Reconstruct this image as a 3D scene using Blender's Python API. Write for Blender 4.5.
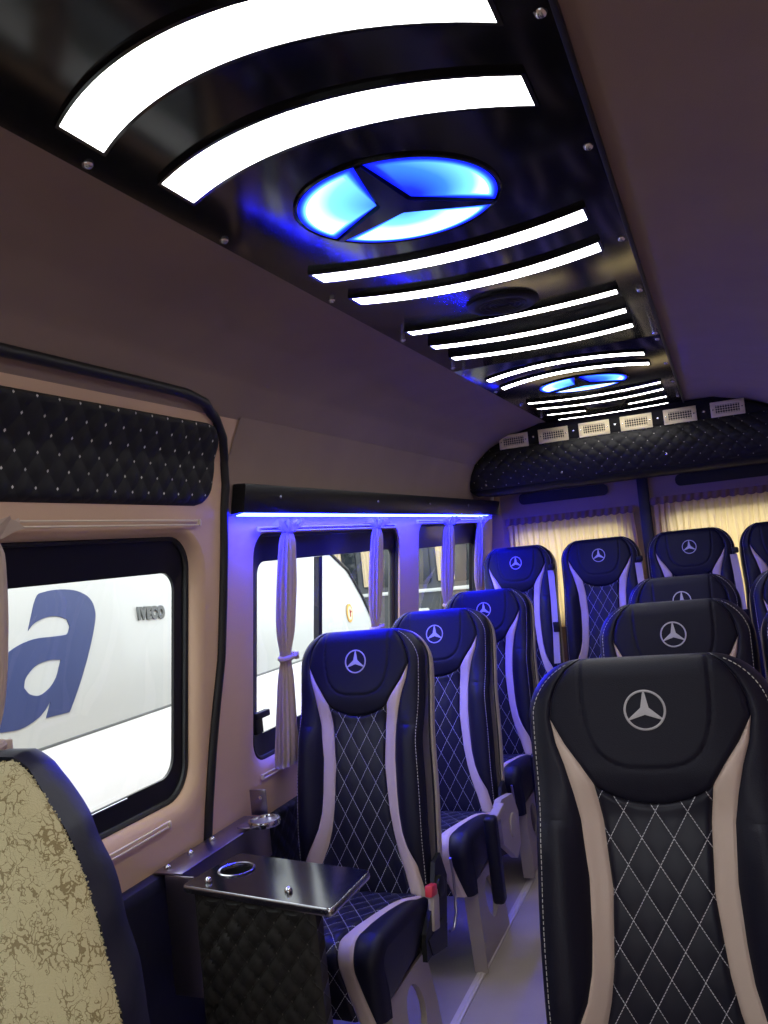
import bpy, bmesh, math, random
from math import sin, cos, pi, sqrt, exp, radians as rad
from mathutils import Vector, Matrix, geometry
random.seed(4)
S = bpy.context.scene
COL = S.collection
for o in list(bpy.data.objects): bpy.data.objects.remove(o)

# ------------------------------------------------------------------ camera
CR = [(0.9238, 0.36856, -0.1037), (-0.1137, 0.00547, -0.9935), (-0.36559, 0.92959, 0.04696)]
cd = bpy.data.cameras.new('camera'); cam = bpy.data.objects.new('camera', cd); COL.objects.link(cam)
cd.sensor_fit = 'HORIZONTAL'; cd.sensor_width = 36.0; cd.lens = 36.0 * 850 / 768; cd.clip_start = 0.02
right = Vector(CR[0]).normalized(); back = -Vector(CR[2]).normalized(); up = back.cross(right).normalized(); right = up.cross(back)
M = Matrix((right, up, back)).transposed().to_4x4(); M.translation = (0.46, 0, 1.45)
cam.matrix_world = M
S.camera = cam

# ------------------------------------------------------------------ world, exposure
w = bpy.data.worlds.new('world'); S.world = w; w.use_nodes = True
bg = w.node_tree.nodes['Background']; bg.inputs[0].default_value = (0.93, 0.97, 1.0, 1); bg.inputs[1].default_value = 4.0
S.view_settings.view_transform = 'Standard'; S.view_settings.look = 'None'
S.view_settings.exposure = 0.0; S.view_settings.gamma = 1.0; S.view_settings.use_curve_mapping = False
STRIP_POWER = 12.5; EMBLEM_POWER = 2.7; LED_POWER = 330.0

# ------------------------------------------------------------------ materials
def mat(name, col, rough=0.5, metal=0.0, spec=0.5, coat=0.0, bump=None, var=0.0, sheen=0.0):
    m = bpy.data.materials.new(name); m.use_nodes = True
    nt = m.node_tree; b = nt.nodes['Principled BSDF']
    b.inputs['Base Color'].default_value = (*col, 1); b.inputs['Roughness'].default_value = rough
    b.inputs['Metallic'].default_value = metal; b.inputs['Specular IOR Level'].default_value = spec
    b.inputs['Coat Weight'].default_value = coat; b.inputs['Sheen Weight'].default_value = sheen
    tc = nt.nodes.new('ShaderNodeTexCoord')
    if bump:
        n = nt.nodes.new('ShaderNodeTexNoise'); n.inputs['Scale'].default_value = bump[0]; n.inputs['Detail'].default_value = 3
        nt.links.new(tc.outputs['Object'], n.inputs['Vector'])
        bp = nt.nodes.new('ShaderNodeBump'); bp.inputs['Strength'].default_value = bump[1]; bp.inputs['Distance'].default_value = 0.002
        nt.links.new(n.outputs['Fac'], bp.inputs['Height']); nt.links.new(bp.outputs['Normal'], b.inputs['Normal'])
    if var:
        n = nt.nodes.new('ShaderNodeTexNoise'); n.inputs['Scale'].default_value = 5; n.inputs['Detail'].default_value = 4
        nt.links.new(tc.outputs['Object'], n.inputs['Vector'])
        r = nt.nodes.new('ShaderNodeValToRGB')
        r.color_ramp.elements[0].position = .3; r.color_ramp.elements[1].position = .7
        r.color_ramp.elements[0].color = (*[c * (1 - var) for c in col], 1); r.color_ramp.elements[1].color = (*[min(1, c * (1 + var)) for c in col], 1)
        nt.links.new(n.outputs['Fac'], r.inputs['Fac']); nt.links.new(r.outputs['Color'], b.inputs['Base Color'])
    return m

def N(nt, typ, **kw):
    n = nt.nodes.new(typ)
    for k, v in kw.items(): setattr(n, k, v)
    return n

def math_node(nt, op, a, b=None, c=None):
    n = N(nt, 'ShaderNodeMath', operation=op)
    for i, x in enumerate((a, b, c)):
        if x is None: continue
        if isinstance(x, (int, float)): n.inputs[i].default_value = x
        else: nt.links.new(x, n.inputs[i])
    return n.outputs[0]

def quilt_mat(name, col, p, q, thread, width, dots=0.0, rough=0.42, bumpk=0.5):
    """leather with sewn diamonds; UV is in metres"""
    m = mat(name, col, rough, spec=0.3); nt = m.node_tree; b = nt.nodes['Principled BSDF']
    uv = N(nt, 'ShaderNodeUVMap'); sx = N(nt, 'ShaderNodeSeparateXYZ'); nt.links.new(uv.outputs[0], sx.inputs[0])
    U = math_node(nt, 'DIVIDE', sx.outputs[0], p); V = math_node(nt, 'DIVIDE', sx.outputs[1], q)
    a = math_node(nt, 'ADD', U, V); c = math_node(nt, 'SUBTRACT', U, V)
    def edge(x):                                             # distance to nearest integer
        f = math_node(nt, 'FRACT', x); return math_node(nt, 'SUBTRACT', 0.5, math_node(nt, 'ABSOLUTE', math_node(nt, 'SUBTRACT', f, 0.5)))
    ea, ec = edge(a), edge(c)
    k = 1 / sqrt(1 / p ** 2 + 1 / q ** 2)                    # metres per unit across a line
    mn = math_node(nt, 'MINIMUM', ea, ec)
    line = math_node(nt, 'LESS_THAN', mn, width / k / 2)
    # thread is broken into stitches
    dash = math_node(nt, 'GREATER_THAN', math_node(nt, 'FRACT', math_node(nt, 'DIVIDE', sx.outputs[1], 0.0052)), 0.22)
    mask = math_node(nt, 'MULTIPLY', line, dash)
    if dots:
        mx = math_node(nt, 'MAXIMUM', ea, ec); mask = math_node(nt, 'LESS_THAN', mx, dots)
    mix = N(nt, 'ShaderNodeMix', data_type='RGBA'); nt.links.new(mask, mix.inputs[0])
    mix.inputs[6].default_value = (*col, 1); mix.inputs[7].default_value = (*thread, 1)
    nt.links.new(mix.outputs[2], b.inputs['Base Color'])
    h = math_node(nt, 'MULTIPLY', math_node(nt, 'SQRT', ea), math_node(nt, 'SQRT', ec))
    bp = N(nt, 'ShaderNodeBump'); bp.inputs['Strength'].default_value = bumpk; bp.inputs['Distance'].default_value = 0.008
    nt.links.new(h, bp.inputs['Height']); nt.links.new(bp.outputs['Normal'], b.inputs['Normal'])
    return m

def emit(name, col, power):
    m = bpy.data.materials.new(name); m.use_nodes = True; nt = m.node_tree
    b = nt.nodes['Principled BSDF']; b.inputs['Base Color'].default_value = (.5, .5, .5, 1)
    b.inputs['Emission Color'].default_value = (*col, 1); b.inputs['Emission Strength'].default_value = power
    return m

def glass_mat(name, tint, refl=0.09):
    m = bpy.data.materials.new(name); m.use_nodes = True; nt = m.node_tree; nt.nodes.clear()
    o = N(nt, 'ShaderNodeOutputMaterial'); t = N(nt, 'ShaderNodeBsdfTransparent'); g = N(nt, 'ShaderNodeBsdfGlossy')
    t.inputs[0].default_value = (*tint, 1); g.inputs['Roughness'].default_value = 0.02
    mx = N(nt, 'ShaderNodeMixShader'); lw = N(nt, 'ShaderNodeLayerWeight')
    fac = math_node(nt, 'ADD', math_node(nt, 'MULTIPLY', math_node(nt, 'POWER', lw.outputs['Facing'], 5.0), 0.9), 0.05)
    nt.links.new(fac, mx.inputs[0]); nt.links.new(t.outputs[0], mx.inputs[1]); nt.links.new(g.outputs[0], mx.inputs[2])
    nt.links.new(mx.outputs[0], o.inputs[0]); return m

def cloth_mat(name, col, trans, tcol):
    m = bpy.data.materials.new(name); m.use_nodes = True; nt = m.node_tree; nt.nodes.clear()
    o = N(nt, 'ShaderNodeOutputMaterial'); d = N(nt, 'ShaderNodeBsdfDiffuse'); t = N(nt, 'ShaderNodeBsdfTranslucent')
    d.inputs[0].default_value = (*col, 1); t.inputs[0].default_value = (*tcol, 1)
    mx = N(nt, 'ShaderNodeMixShader'); mx.inputs[0].default_value = trans
    nt.links.new(d.outputs[0], mx.inputs[1]); nt.links.new(t.outputs[0], mx.inputs[2]); nt.links.new(mx.outputs[0], o.inputs[0])
    tc = N(nt, 'ShaderNodeTexCoord'); wv = N(nt, 'ShaderNodeTexNoise'); wv.inputs['Scale'].default_value = 900
    nt.links.new(tc.outputs['Object'], wv.inputs['Vector'])
    bp = N(nt, 'ShaderNodeBump'); bp.inputs['Strength'].default_value = 0.15; bp.inputs['Distance'].default_value = 0.001
    nt.links.new(wv.outputs['Fac'], bp.inputs['Height']); nt.links.new(bp.outputs['Normal'], d.inputs['Normal'])
    return m

THREAD = (0.55, 0.55, 0.6)
LEATHER = mat('black_leather', (0.009, 0.009, 0.021), 0.45, spec=0.26, bump=(420, .25))
PAD = mat('headrest_leather', (0.008, 0.008, 0.019), 0.5, spec=0.22, bump=(500, .3))
BEIGE = mat('beige_leather', (0.64, 0.51, 0.43), 0.5, spec=0.35, bump=(380, .15))
QUILT = quilt_mat('quilted_leather', (0.010, 0.010, 0.022), 0.0545, 0.094, THREAD, 0.0013, bumpk=.12)
CQUILT = quilt_mat('quilted_leather_seat', (0.011, 0.011, 0.024), 0.06, 0.08, THREAD, 0.0013)
WQUILT = quilt_mat('quilted_wall_vinyl', (0.010, 0.010, 0.011), 0.062, 0.072, (0.6, 0.58, 0.55), 0.001, dots=0.055, rough=0.6, bumpk=.25)
LQUILT = quilt_mat('quilted_trim_vinyl', (0.009, 0.009, 0.010), 0.058, 0.062, (0.07, 0.065, 0.06), 0.001, dots=0.03, rough=0.5)
SILVER = mat('silver_embroidery', (0.50, 0.49, 0.52), 0.45, metal=0.2, bump=(900, .4))
THREADM = mat('white_thread', (0.55, 0.54, 0.5), 0.7)
SHELL = mat('beige_plastic_shell', (0.42, 0.35, 0.30), 0.45, bump=(300, .1))
LEGM = mat('beige_powder_coat', (0.40, 0.34, 0.29), 0.5, bump=(200, .1))
BLACKP = mat('black_plastic', (0.010, 0.010, 0.011), 0.5, spec=.28)
RED = mat('red_plastic', (0.75, 0.05, 0.07), 0.35)
STEEL = mat('chrome_steel', (0.65, 0.66, 0.7), 0.18, metal=1.0)
DARKSTEEL = mat('polished_dark_steel', (0.34, 0.31, 0.38), 0.3, metal=1.0)
BELT = mat('beige_webbing', (0.50, 0.42, 0.36), 0.7, bump=(600, .4))
FABRIC = mat('brown_headliner_felt', (0.275, 0.198, 0.165), 0.95, spec=0.1, bump=(650, .35), var=0.05, sheen=0.1)
WALLP = mat('tan_wall_moulding', (0.62, 0.42, 0.285), 0.5, spec=0.35, bump=(300, .12))
GLOSS = mat('gloss_black_acrylic', (0.005, 0.005, 0.007), 0.13, spec=0.42)
RUBBER = mat('black_rubber', (0.009, 0.009, 0.010), 0.5)
RUBBERS = mat('black_rubber_gloss', (0.008, 0.008, 0.010), 0.28)
NAVY = mat('navy_vinyl', (0.008, 0.009, 0.024), 0.5, bump=(25, .6))
FLOORM = mat('beige_vinyl_floor', (0.40, 0.34, 0.27), 0.35, bump=(90, .1), var=0.08)
RAILM = mat('pale_floor_rail', (0.62, 0.55, 0.48), 0.35)
CURT = cloth_mat('beige_satin_curtain', (0.62, 0.50, 0.42), 0.25, (0.6, 0.45, 0.33))
RCURT = cloth_mat('cream_curtain', (0.65, 0.50, 0.34), 0.66, (0.95, 0.70, 0.32))
RAIL = mat('beige_curtain_rail', (0.70, 0.58, 0.44), 0.4)
GLASS = glass_mat('clear_window_glass', (0.90, 0.93, 0.92)); DGLASS = glass_mat('dark_window_glass', (0.25, 0.27, 0.28))
WHITE = emit('white_led_diffuser', (1.0, 0.985, 0.95), STRIP_POWER)
LEDB = emit('blue_led_tape', (0.004, 0.007, 1.0), LED_POWER)
VENT = mat('cream_vent_plastic', (0.82, 0.70, 0.42), 0.5)
VAN = mat('white_van_paint_dimmed', (0.55, 0.57, 0.56), 0.3, coat=0.2)  # white greyed down: weaker daylight on the upper side put into the colour
VANL = mat('white_van_paint_lit', (0.90, 0.91, 0.92), 0.3)  # same white kept bright: stronger daylight on the lower side put into the colour
BLUEL = mat('blue_vinyl_letters', (0.035, 0.055, 0.17), 0.4)
GREYL = mat('grey_badge', (0.14, 0.15, 0.15), 0.4)
ASPHALT = mat('asphalt', (0.20, 0.20, 0.20), 0.9, bump=(80, .5), var=.2)

# cream plush with olive crackle
CREAM = mat('cream_crackle_plush', (0.5, 0.45, 0.27), 0.95, spec=0.1, sheen=0.3)
nt = CREAM.node_tree; b = nt.nodes['Principled BSDF']; tc = N(nt, 'ShaderNodeTexCoord')
nz = N(nt, 'ShaderNodeTexNoise'); nz.inputs['Scale'].default_value = 30; nz.inputs['Detail'].default_value = 4
nt.links.new(tc.outputs['Object'], nz.inputs['Vector'])
mxv = N(nt, 'ShaderNodeMix', data_type='RGBA', blend_type='LINEAR_LIGHT'); mxv.inputs[0].default_value = 0.045
nt.links.new(tc.outputs['Object'], mxv.inputs[6]); nt.links.new(nz.outputs['Color'], mxv.inputs[7])
vo = N(nt, 'ShaderNodeTexVoronoi', feature='DISTANCE_TO_EDGE'); vo.inputs['Scale'].default_value = 50
nt.links.new(mxv.outputs[2], vo.inputs['Vector'])
n2 = N(nt, 'ShaderNodeTexNoise'); n2.inputs['Scale'].default_value = 20; n2.inputs['Detail'].default_value = 2
nt.links.new(tc.outputs['Object'], n2.inputs['Vector'])
thr = math_node(nt, 'MULTIPLY', math_node(nt, 'MAXIMUM', math_node(nt, 'SUBTRACT', n2.outputs['Fac'], 0.40), 0.0), 0.36)
msk = math_node(nt, 'LESS_THAN', vo.outputs['Distance'], thr)
mc = N(nt, 'ShaderNodeMix', data_type='RGBA'); nt.links.new(msk, mc.inputs[0])
mc.inputs[6].default_value = (0.60, 0.54, 0.32, 1); mc.inputs[7].default_value = (0.30, 0.24, 0.12, 1)
nt.links.new(mc.outputs[2], b.inputs['Base Color'])
n3 = N(nt, 'ShaderNodeTexNoise'); n3.inputs['Scale'].default_value = 500
nt.links.new(tc.outputs['Object'], n3.inputs['Vector'])
bp = N(nt, 'ShaderNodeBump'); bp.inputs['Strength'].default_value = 0.6; bp.inputs['Distance'].default_value = 0.003
nt.links.new(n3.outputs['Fac'], bp.inputs['Height']); nt.links.new(bp.outputs['Normal'], b.inputs['Normal'])

# blue emblem light: deep blue near the star, pale cyan towards the rim (the lamp itself)
EMBL = bpy.data.materials.new('blue_emblem_light'); EMBL.use_nodes = True; nt = EMBL.node_tree; b = nt.nodes['Principled BSDF']
uv = N(nt, 'ShaderNodeUVMap'); sx = N(nt, 'ShaderNodeSeparateXYZ'); nt.links.new(uv.outputs[0], sx.inputs[0])
rp = N(nt, 'ShaderNodeValToRGB'); e = rp.color_ramp.elements
e[0].position = 0.0; e[0].color = (0.0, 0.003, 0.55, 1); e[1].position = .93; e[1].color = (0.85, 1.0, 1.0, 1)
x = e.new(0.25); x.color = (0.003, 0.012, 0.75, 1); x = e.new(0.5); x.color = (0.02, 0.12, 0.95, 1); x = e.new(0.75); x.color = (0.12, 0.45, 1.0, 1)
nt.links.new(sx.outputs[0], rp.inputs[0]); nt.links.new(rp.outputs[0], b.inputs['Emission Color'])
b.inputs['Emission Strength'].default_value = EMBLEM_POWER; b.inputs['Base Color'].default_value = (.02, .03, .06, 1); b.inputs['Roughness'].default_value = .6

# ------------------------------------------------------------------ mesh helpers
def obj(name, verts, faces, m, parent=None, uv=None, smooth=True, auto=True):
    me = bpy.data.meshes.new(name); me.from_pydata([tuple(v) for v in verts], [], faces); me.materials.append(m)
    if uv:
        l = me.uv_layers.new(name='UVMap')
        for lp in me.loops: l.data[lp.index].uv = uv[lp.vertex_index]
    if smooth:
        me.shade_smooth()
        if auto: me.set_sharp_from_angle(angle=rad(40))
    o = bpy.data.objects.new(name, me); COL.objects.link(o); o.parent = parent
    return o

class MB:
    """collects pieces of ONE part"""
    def __init__(s): s.v = []; s.f = []; s.uv = []
    def add(s, v, f, uv=None):
        n = len(s.v); s.v += [tuple(x) for x in v]; s.f += [tuple(i + n for i in q) for q in f]
        s.uv += (uv if uv else [(p[0], p[1]) for p in v]); return s
    def box(s, c, d, bev=0.0, rot=None, seg=2):
        bm = bmesh.new(); bmesh.ops.create_cube(bm, size=1)
        bmesh.ops.scale(bm, vec=d, verts=bm.verts)
        if bev: bmesh.ops.bevel(bm, geom=bm.edges[:], offset=bev, segments=seg, profile=.5, affect='EDGES')
        mt = Matrix.Translation(c) @ (rot.to_4x4() if rot else Matrix())
        bm.transform(mt); bm.verts.index_update()
        s.add([v.co[:] for v in bm.verts], [[v.index for v in f.verts] for f in bm.faces]); bm.free(); return s
    def tube(s, pts, r, n=10, cap=True, closed=False):
        pts = [Vector(p) for p in pts]; rs = r if isinstance(r, (list, tuple)) else [r] * len(pts)
        L = len(pts); v = []; f = []
        t0 = (pts[1] - pts[0]).normalized(); nx = t0.orthogonal().normalized()
        for i, p in enumerate(pts):
            if closed: t = (pts[(i + 1) % L] - pts[i - 1]).normalized()
            else: t = (pts[min(i + 1, L - 1)] - pts[max(i - 1, 0)]).normalized()
            nx = (nx - t * nx.dot(t)).normalized(); ny = t.cross(nx)
            for k in range(n):
                a = 2 * pi * k / n; v.append(p + (nx * cos(a) + ny * sin(a)) * rs[i])
        for i in range(L if closed else L - 1):
            j = (i + 1) % L
            for k in range(n): f.append((i * n + k, i * n + (k + 1) % n, j * n + (k + 1) % n, j * n + k))
        if cap and not closed:
            f.append(tuple(range(n))[::-1]); f.append(tuple((L - 1) * n + k for k in range(n)))
        return s.add(v, f)
    def lathe(s, prof, n=24, M=None, cap=True):
        v = []; f = []
        for r_, z in prof:
            for k in range(n):
                a = 2 * pi * k / n; p = Vector((r_ * cos(a), r_ * sin(a), z)); v.append(M @ p if M else p)
        for i in range(len(prof) - 1):
            for k in range(n): f.append((i * n + k, i * n + (k + 1) % n, (i + 1) * n + (k + 1) % n, (i + 1) * n + k))
        if cap: f.append(tuple(range(n))[::-1]); f.append(tuple((len(prof) - 1) * n + k for k in range(n)))
        return s.add(v, f)
    def prism(s, poly, fn, d0, d1):
        """poly in 2D; fn(a,b,d)->3D"""
        n = len(poly); v = [fn(a, b, d0) for a, b in poly] + [fn(a, b, d1) for a, b in poly]
        f = [(i, (i + 1) % n, n + (i + 1) % n, n + i) for i in range(n)]
        tri = geometry.tessellate_polygon([[Vector((a, b, 0)) for a, b in poly]])
        f += [tuple(t) for t in tri] + [tuple(n + i for i in t)[::-1] for t in tri]
        return s.add(v, f)
    def build(s, name, m, parent=None, uv=False, smooth=True):
        o = obj(name, s.v, s.f, m, parent, s.uv if uv else None, smooth)
        bm = bmesh.new(); bm.from_mesh(o.data); bmesh.ops.recalc_face_normals(bm, faces=bm.faces); bm.to_mesh(o.data); bm.free()
        return o

def tag(o, label=None, cat=None, group=None, kind=None):
    if label: o['label'] = label
    if cat: o['category'] = cat
    if group: o['group'] = group
    if kind: o['kind'] = kind
    return o
def empty(name, loc=(0, 0, 0), rz=0.0):
    o = bpy.data.objects.new(name, None); o.empty_display_size = .05; COL.objects.link(o); o.location = loc; o.rotation_euler.z = rz; return o
def copy_tree(o, parent=None):
    c = o.copy(); COL.objects.link(c); c.parent = parent
    for ch in [x for x in COL.objects if x.parent == o]: copy_tree(ch, c)
    return c
def interp(x, xs, ys):
    if x <= xs[0]: return ys[0]
    for i in range(1, len(xs)):
        if x <= xs[i]:
            t = (x - xs[i - 1]) / (xs[i] - xs[i - 1]); return ys[i - 1] * (1 - t) + ys[i] * t
    return ys[-1]
def sm(a, b, x):
    t = max(0., min(1., (x - a) / (b - a))); return t * t * (3 - 2 * t)
def grid(fn, nu, nv, uvfn=None, flip=False):
    v = []; uv = []
    for j in range(nv + 1):
        for i in range(nu + 1):
            v.append(fn(i / nu, j / nv)); uv.append(uvfn(i / nu, j / nv) if uvfn else (i / nu, j / nv))
    W = nu + 1; f = []
    for j in range(nv):
        for i in range(nu):
            q = (j * W + i, j * W + i + 1, (j + 1) * W + i + 1, (j + 1) * W + i); f.append(q[::-1] if flip else q)
    return v, f, uv
def rrect(a0, a1, b0, b1, r, n=8):
    p = []
    for cx, cy, s in ((a1 - r, b1 - r, 0), (a0 + r, b1 - r, 1), (a0 + r, b0 + r, 2), (a1 - r, b0 + r, 3)):
        for k in range(n + 1):
            t = (s + k / n) * pi / 2; p.append((cx + r * cos(t), cy + r * sin(t)))
    return p
def pillow(u, v, p, q, amp):
    a = u / p + v / q; c = u / p - v / q
    return amp * (abs(sin(pi * a)) * abs(sin(pi * c))) ** 0.45

# ------------------------------------------------------------------ the body shell
PZ = [0, .65, 1.0, 1.61, 1.75, 1.87, 1.96, 2.02, 2.055, 2.062]; PX = [-1.0, -.965, -.93, -.86, -.835, -.78, -.69, -.57, -.40, -.355]
XC = 0.05
def XL(z): return interp(z, PZ, PX)
def XR(z): return 2 * XC - XL(z)
Y0, Y1 = -1.5, 5.25

def wall_mesh(side, holes):
    """perforated side wall following the body profile"""
    verts = []; edges = []
    def add_loop(lp):
        n0 = len(verts); verts.extend([Vector(p) for p in lp]); n = len(lp)
        edges.extend([(n0 + i, n0 + (i + 1) % n) for i in range(n)])
    outer = []
    ys = [Y0 + (Y1 - Y0) * i / 90 for i in range(91)]; zs = [1.87 * i / 30 for i in range(31)]
    outer += [(y, 0) for y in ys] + [(Y1, z) for z in zs[1:]] + [(y, 1.87) for y in ys[::-1][1:]] + [(Y0, z) for z in zs[::-1][1:-1]]
    add_loop(outer)
    for h in holes: add_loop(h)
    def inside(p, poly):
        c = False; n = len(poly)
        for i in range(n):
            (x1, y1), (x2, y2) = poly[i], poly[i - 1]
            if (y1 > p[1]) != (y2 > p[1]) and p[0] < (x2 - x1) * (p[1] - y1) / (y2 - y1) + x1: c = not c
        return c
    def near(p, poly): return min((p[0] - a) ** 2 + (p[1] - b_) ** 2 for a, b_ in poly) < .018 ** 2
    for y in ys[1:-1]:
        for z in zs[1:-1]:
            if any(inside((y, z), h) or near((y, z), h) for h in holes): continue
            verts.append(Vector((y, z)))
    v, e, f, *_ = geometry.delaunay_2d_cdt(verts, edges, [], 0, 1e-5)
    F = []
    for t in f:
        c = (sum(v[i][0] for i in t) / len(t), sum(v[i][1] for i in t) / len(t))
        if any(inside(c, h) for h in holes): continue
        F.append(tuple(t))
    X = XL if side < 0 else XR
    return [(X(p[1]), p[0], p[1]) for p in v], F

WIN = [ # reveal loop, frame outer loop, glass loop, divider y
    (rrect(.38, 2.012, .782, 1.572, .13), rrect(.46, 1.907, .868, 1.545, .085), rrect(.50, 1.862, .93, 1.455, .05)),
    (rrect(2.19, 3.545, .775, 1.570, .10), rrect(2.248, 3.49, .855, 1.545, .07), rrect(2.29, 3.44, .93, 1.46, .04)),
    (rrect(3.71, 4.83, .775, 1.580, .08), rrect(3.755, 4.78, .855, 1.56, .05), rrect(3.785, 4.745, .93, 1.45, .03)),
]
v, f = wall_mesh(-1, [w_[0] for w_ in WIN]); tag(obj('wall_left', v, f, WALLP), kind='structure')
v, f = wall_mesh(1, []); tag(obj('wall_right', v, f, WALLP), kind='structure')

def ring(l0, l1, o0, o1, steps=5, bulge=True):
    """surface between two loops (y,z) at outward offsets o0,o1"""
    n = len(l0); v = []; f = []
    for k in range(steps + 1):
        t = k / steps; a = sin(t * pi / 2) if bulge else t; d = (1 - cos(t * pi / 2)) if bulge else t
        for i in range(n):
            y = l0[i][0] * (1 - a) + l1[i][0] * a; z = l0[i][1] * (1 - a) + l1[i][1] * a
            v.append((XL(z) - (o0 + (o1 - o0) * d), y, z))
    for k in range(steps):
        for i in range(n): f.append((k * n + i, k * n + (i + 1) % n, (k + 1) * n + (i + 1) % n, (k + 1) * n + i))
    return v, f

def adj(lp, off):
    k = 1 + off / 1.34; return [(y * k, 1.45 + (z - 1.45) * k) for y, z in lp]
for i, (rv, fo, gl) in enumerate(WIN):
    fo = adj(fo, .05); gl = adj(gl, .064)
    root = empty('window_%d' % (i + 1), (XL(1.2), (fo[0][0] + fo[20][0]) / 2, .85)); tag(root, kind='structure')
    bpy.context.view_layer.update()
    off = -root.location
    def put(mb, name, m):
        o = mb.build(name, m, root); o.location = off; return o
    v, f = ring(rv, fo, 0, .05, 7); put(MB().add(v, f), 'window_reveal', WALLP)
    fr = MB()
    v, f = ring(fo, gl, .046, .062, 2, False); fr.add(v, f)
    v, f = ring([(a, b_) for a, b_ in gl], [(a, b_) for a, b_ in gl], .062, .070, 1, False); fr.add(v, f)
    v, f = ring(fo, gl, .085, .070, 1, False); fr.add(v, f)
    put(fr, 'window_frame', RUBBERS)
    # rubber bead round the frame
    put(MB().tube([(XL(z) - .043, y, z) for y, z in fo[::1]], .009, 8, closed=True), 'window_seal', RUBBER)
    n = len(gl); cy = sum(p[0] for p in gl) / n; cz = sum(p[1] for p in gl) / n
    gy0, gy1 = min(p[0] for p in gl), max(p[0] for p in gl)
    # glass pane
    ge = [(cy + (a - cy) * 1.01, cz + (b_ - cz) * 1.01) for a, b_ in gl]
    gv = [(XL(z) - .068, y, z) for y, z in ge]
    m_ = MB().add(gv, [tuple(range(n))]); put(m_, 'window_glass', GLASS)
    dy = {0: None, 1: 2.745 * 1.048, 2: 4.27 * 1.04}[i]
    if dy:
        mb = MB(); mb.add(*grid(lambda a, t: (XL(.93 + .53 * t) - .066, dy - .014 + .028 * a, .93 + .53 * t), 1, 6)[:2])
        mb.add(*grid(lambda a, t: (XL(.93 + .53 * t) - .066 - .022 * a, dy - .014, .93 + .53 * t), 1, 6)[:2])
        mb.add(*grid(lambda a, t: (XL(.93 + .53 * t) - .066 - .022 * a, dy + .014, .93 + .53 * t), 1, 6)[:2])
        put(mb, 'window_divider', RUBBER)
        # sliding-pane latch
        if i == 1:
            mb = MB(); y = 2.40
            mb.box((XL(.96) - .045, y, .972), (.02, .085, .022), .004).box((XL(.96) - .05, y - .02, .94), (.018, .045, .05), .004)
            put(mb, 'window_latch', BLACKP)
    else:
        mb = MB()  # thin pressed line on the lower frame
        mb.tube([(XL(.905) - .05, .6, .905), (XL(.905) - .05, 1.74, .905)], .0022, 6); put(mb, 'frame_trim', STEEL)

# curtain rails in the reveals
def rail(name, y0, y1, z, label, off=.004):
    mb = MB()
    for dz in (0, .012): mb.tube([(XL(z) + off, y0 + .01 * (k == 0), z + dz) if False else (XL(z) + off + .006 * sin(pi * k / 12) ** .3, y0 + (y1 - y0) * k / 12, z + dz) for k in range(13)], .0026, 6)
    mb.box((XL(z) + off + .002, y1 - .004, z + .006), (.009, .010, .018), .003).box((XL(z) + off + .002, y0 + .004, z + .006), (.009, .010, .018), .003)
    tag(mb.build(name, RAIL), label, 'curtain rail')
rail('curtain_rail', .5, 1.965, 1.576, 'beige upper curtain rail above the large front side window', .012)
rail('curtain_rail', .6, 1.84, .805, 'beige lower curtain rail on the sill of the large front side window', .006)
rail('curtain_rail', 2.27, 3.46, 1.553, 'beige upper curtain rail over the middle side window', .012)
rail('curtain_rail', 2.31, 3.4, .79, 'beige lower curtain rail below the middle side window', .006)
rail('curtain_rail', 3.73, 4.84, 1.568, 'pale upper curtain rail over the rearmost side window', .016)

# floor, ceiling, rear and front walls
tag(obj('floor', [(-1.0, Y0, 0), (1.1, Y0, 0), (1.1, Y1, 0), (-1.0, Y1, 0), (-1.0, Y0, -.03), (1.1, Y0, -.03), (1.1, Y1, -.03), (-1.0, Y1, -.03)],
        [(0, 1, 2, 3), (7, 6, 5, 4), (0, 4, 5, 1), (1, 5, 6, 2), (2, 6, 7, 3), (3, 7, 4, 0)], FLOORM, smooth=False), kind='structure')
prof = [(XL(z), z) for z in (1.868, 1.90, 1.93, 1.96, 1.99, 2.02, 2.04, 2.055, 2.062)] + [(0, 2.063)] + [(XR(z), z) for z in (2.062, 2.055, 2.04, 2.02, 1.99, 1.96, 1.93, 1.90, 1.868)]
# smooth the profile
def smooth_prof(p, it=2):
    for _ in range(it):
        q = [p[0]]
        for a, b_ in zip(p, p[1:]): q += [(a[0] * .75 + b_[0] * .25, a[1] * .75 + b_[1] * .25), (a[0] * .25 + b_[0] * .75, a[1] * .25 + b_[1] * .75)]
        p = q + [p[-1]]
    return p
prof = smooth_prof(prof)
v = []; f = []; n = len(prof)
for y in (Y0, Y1): v += [(x_, y, z) for x_, z in prof]
f = [(i, i + 1, n + i + 1, n + i) for i in range(n - 1)]
o = obj('ceiling', v, f, FABRIC, auto=False); tag(o, kind='structure')
# headliner felt also covers the wall above the windows, behind the sliding-door frame
def felt_y0(z): return 2.12 if z < 1.87 else 2.12
v, f, uv = grid(lambda a, t: (XL(1.60 + .275 * t) + .004, 2.098 + (5.24 - 2.098) * a, 1.60 + .275 * t), 40, 8)
tag(obj('trim_1', v, f, FABRIC), kind='structure')

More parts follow.
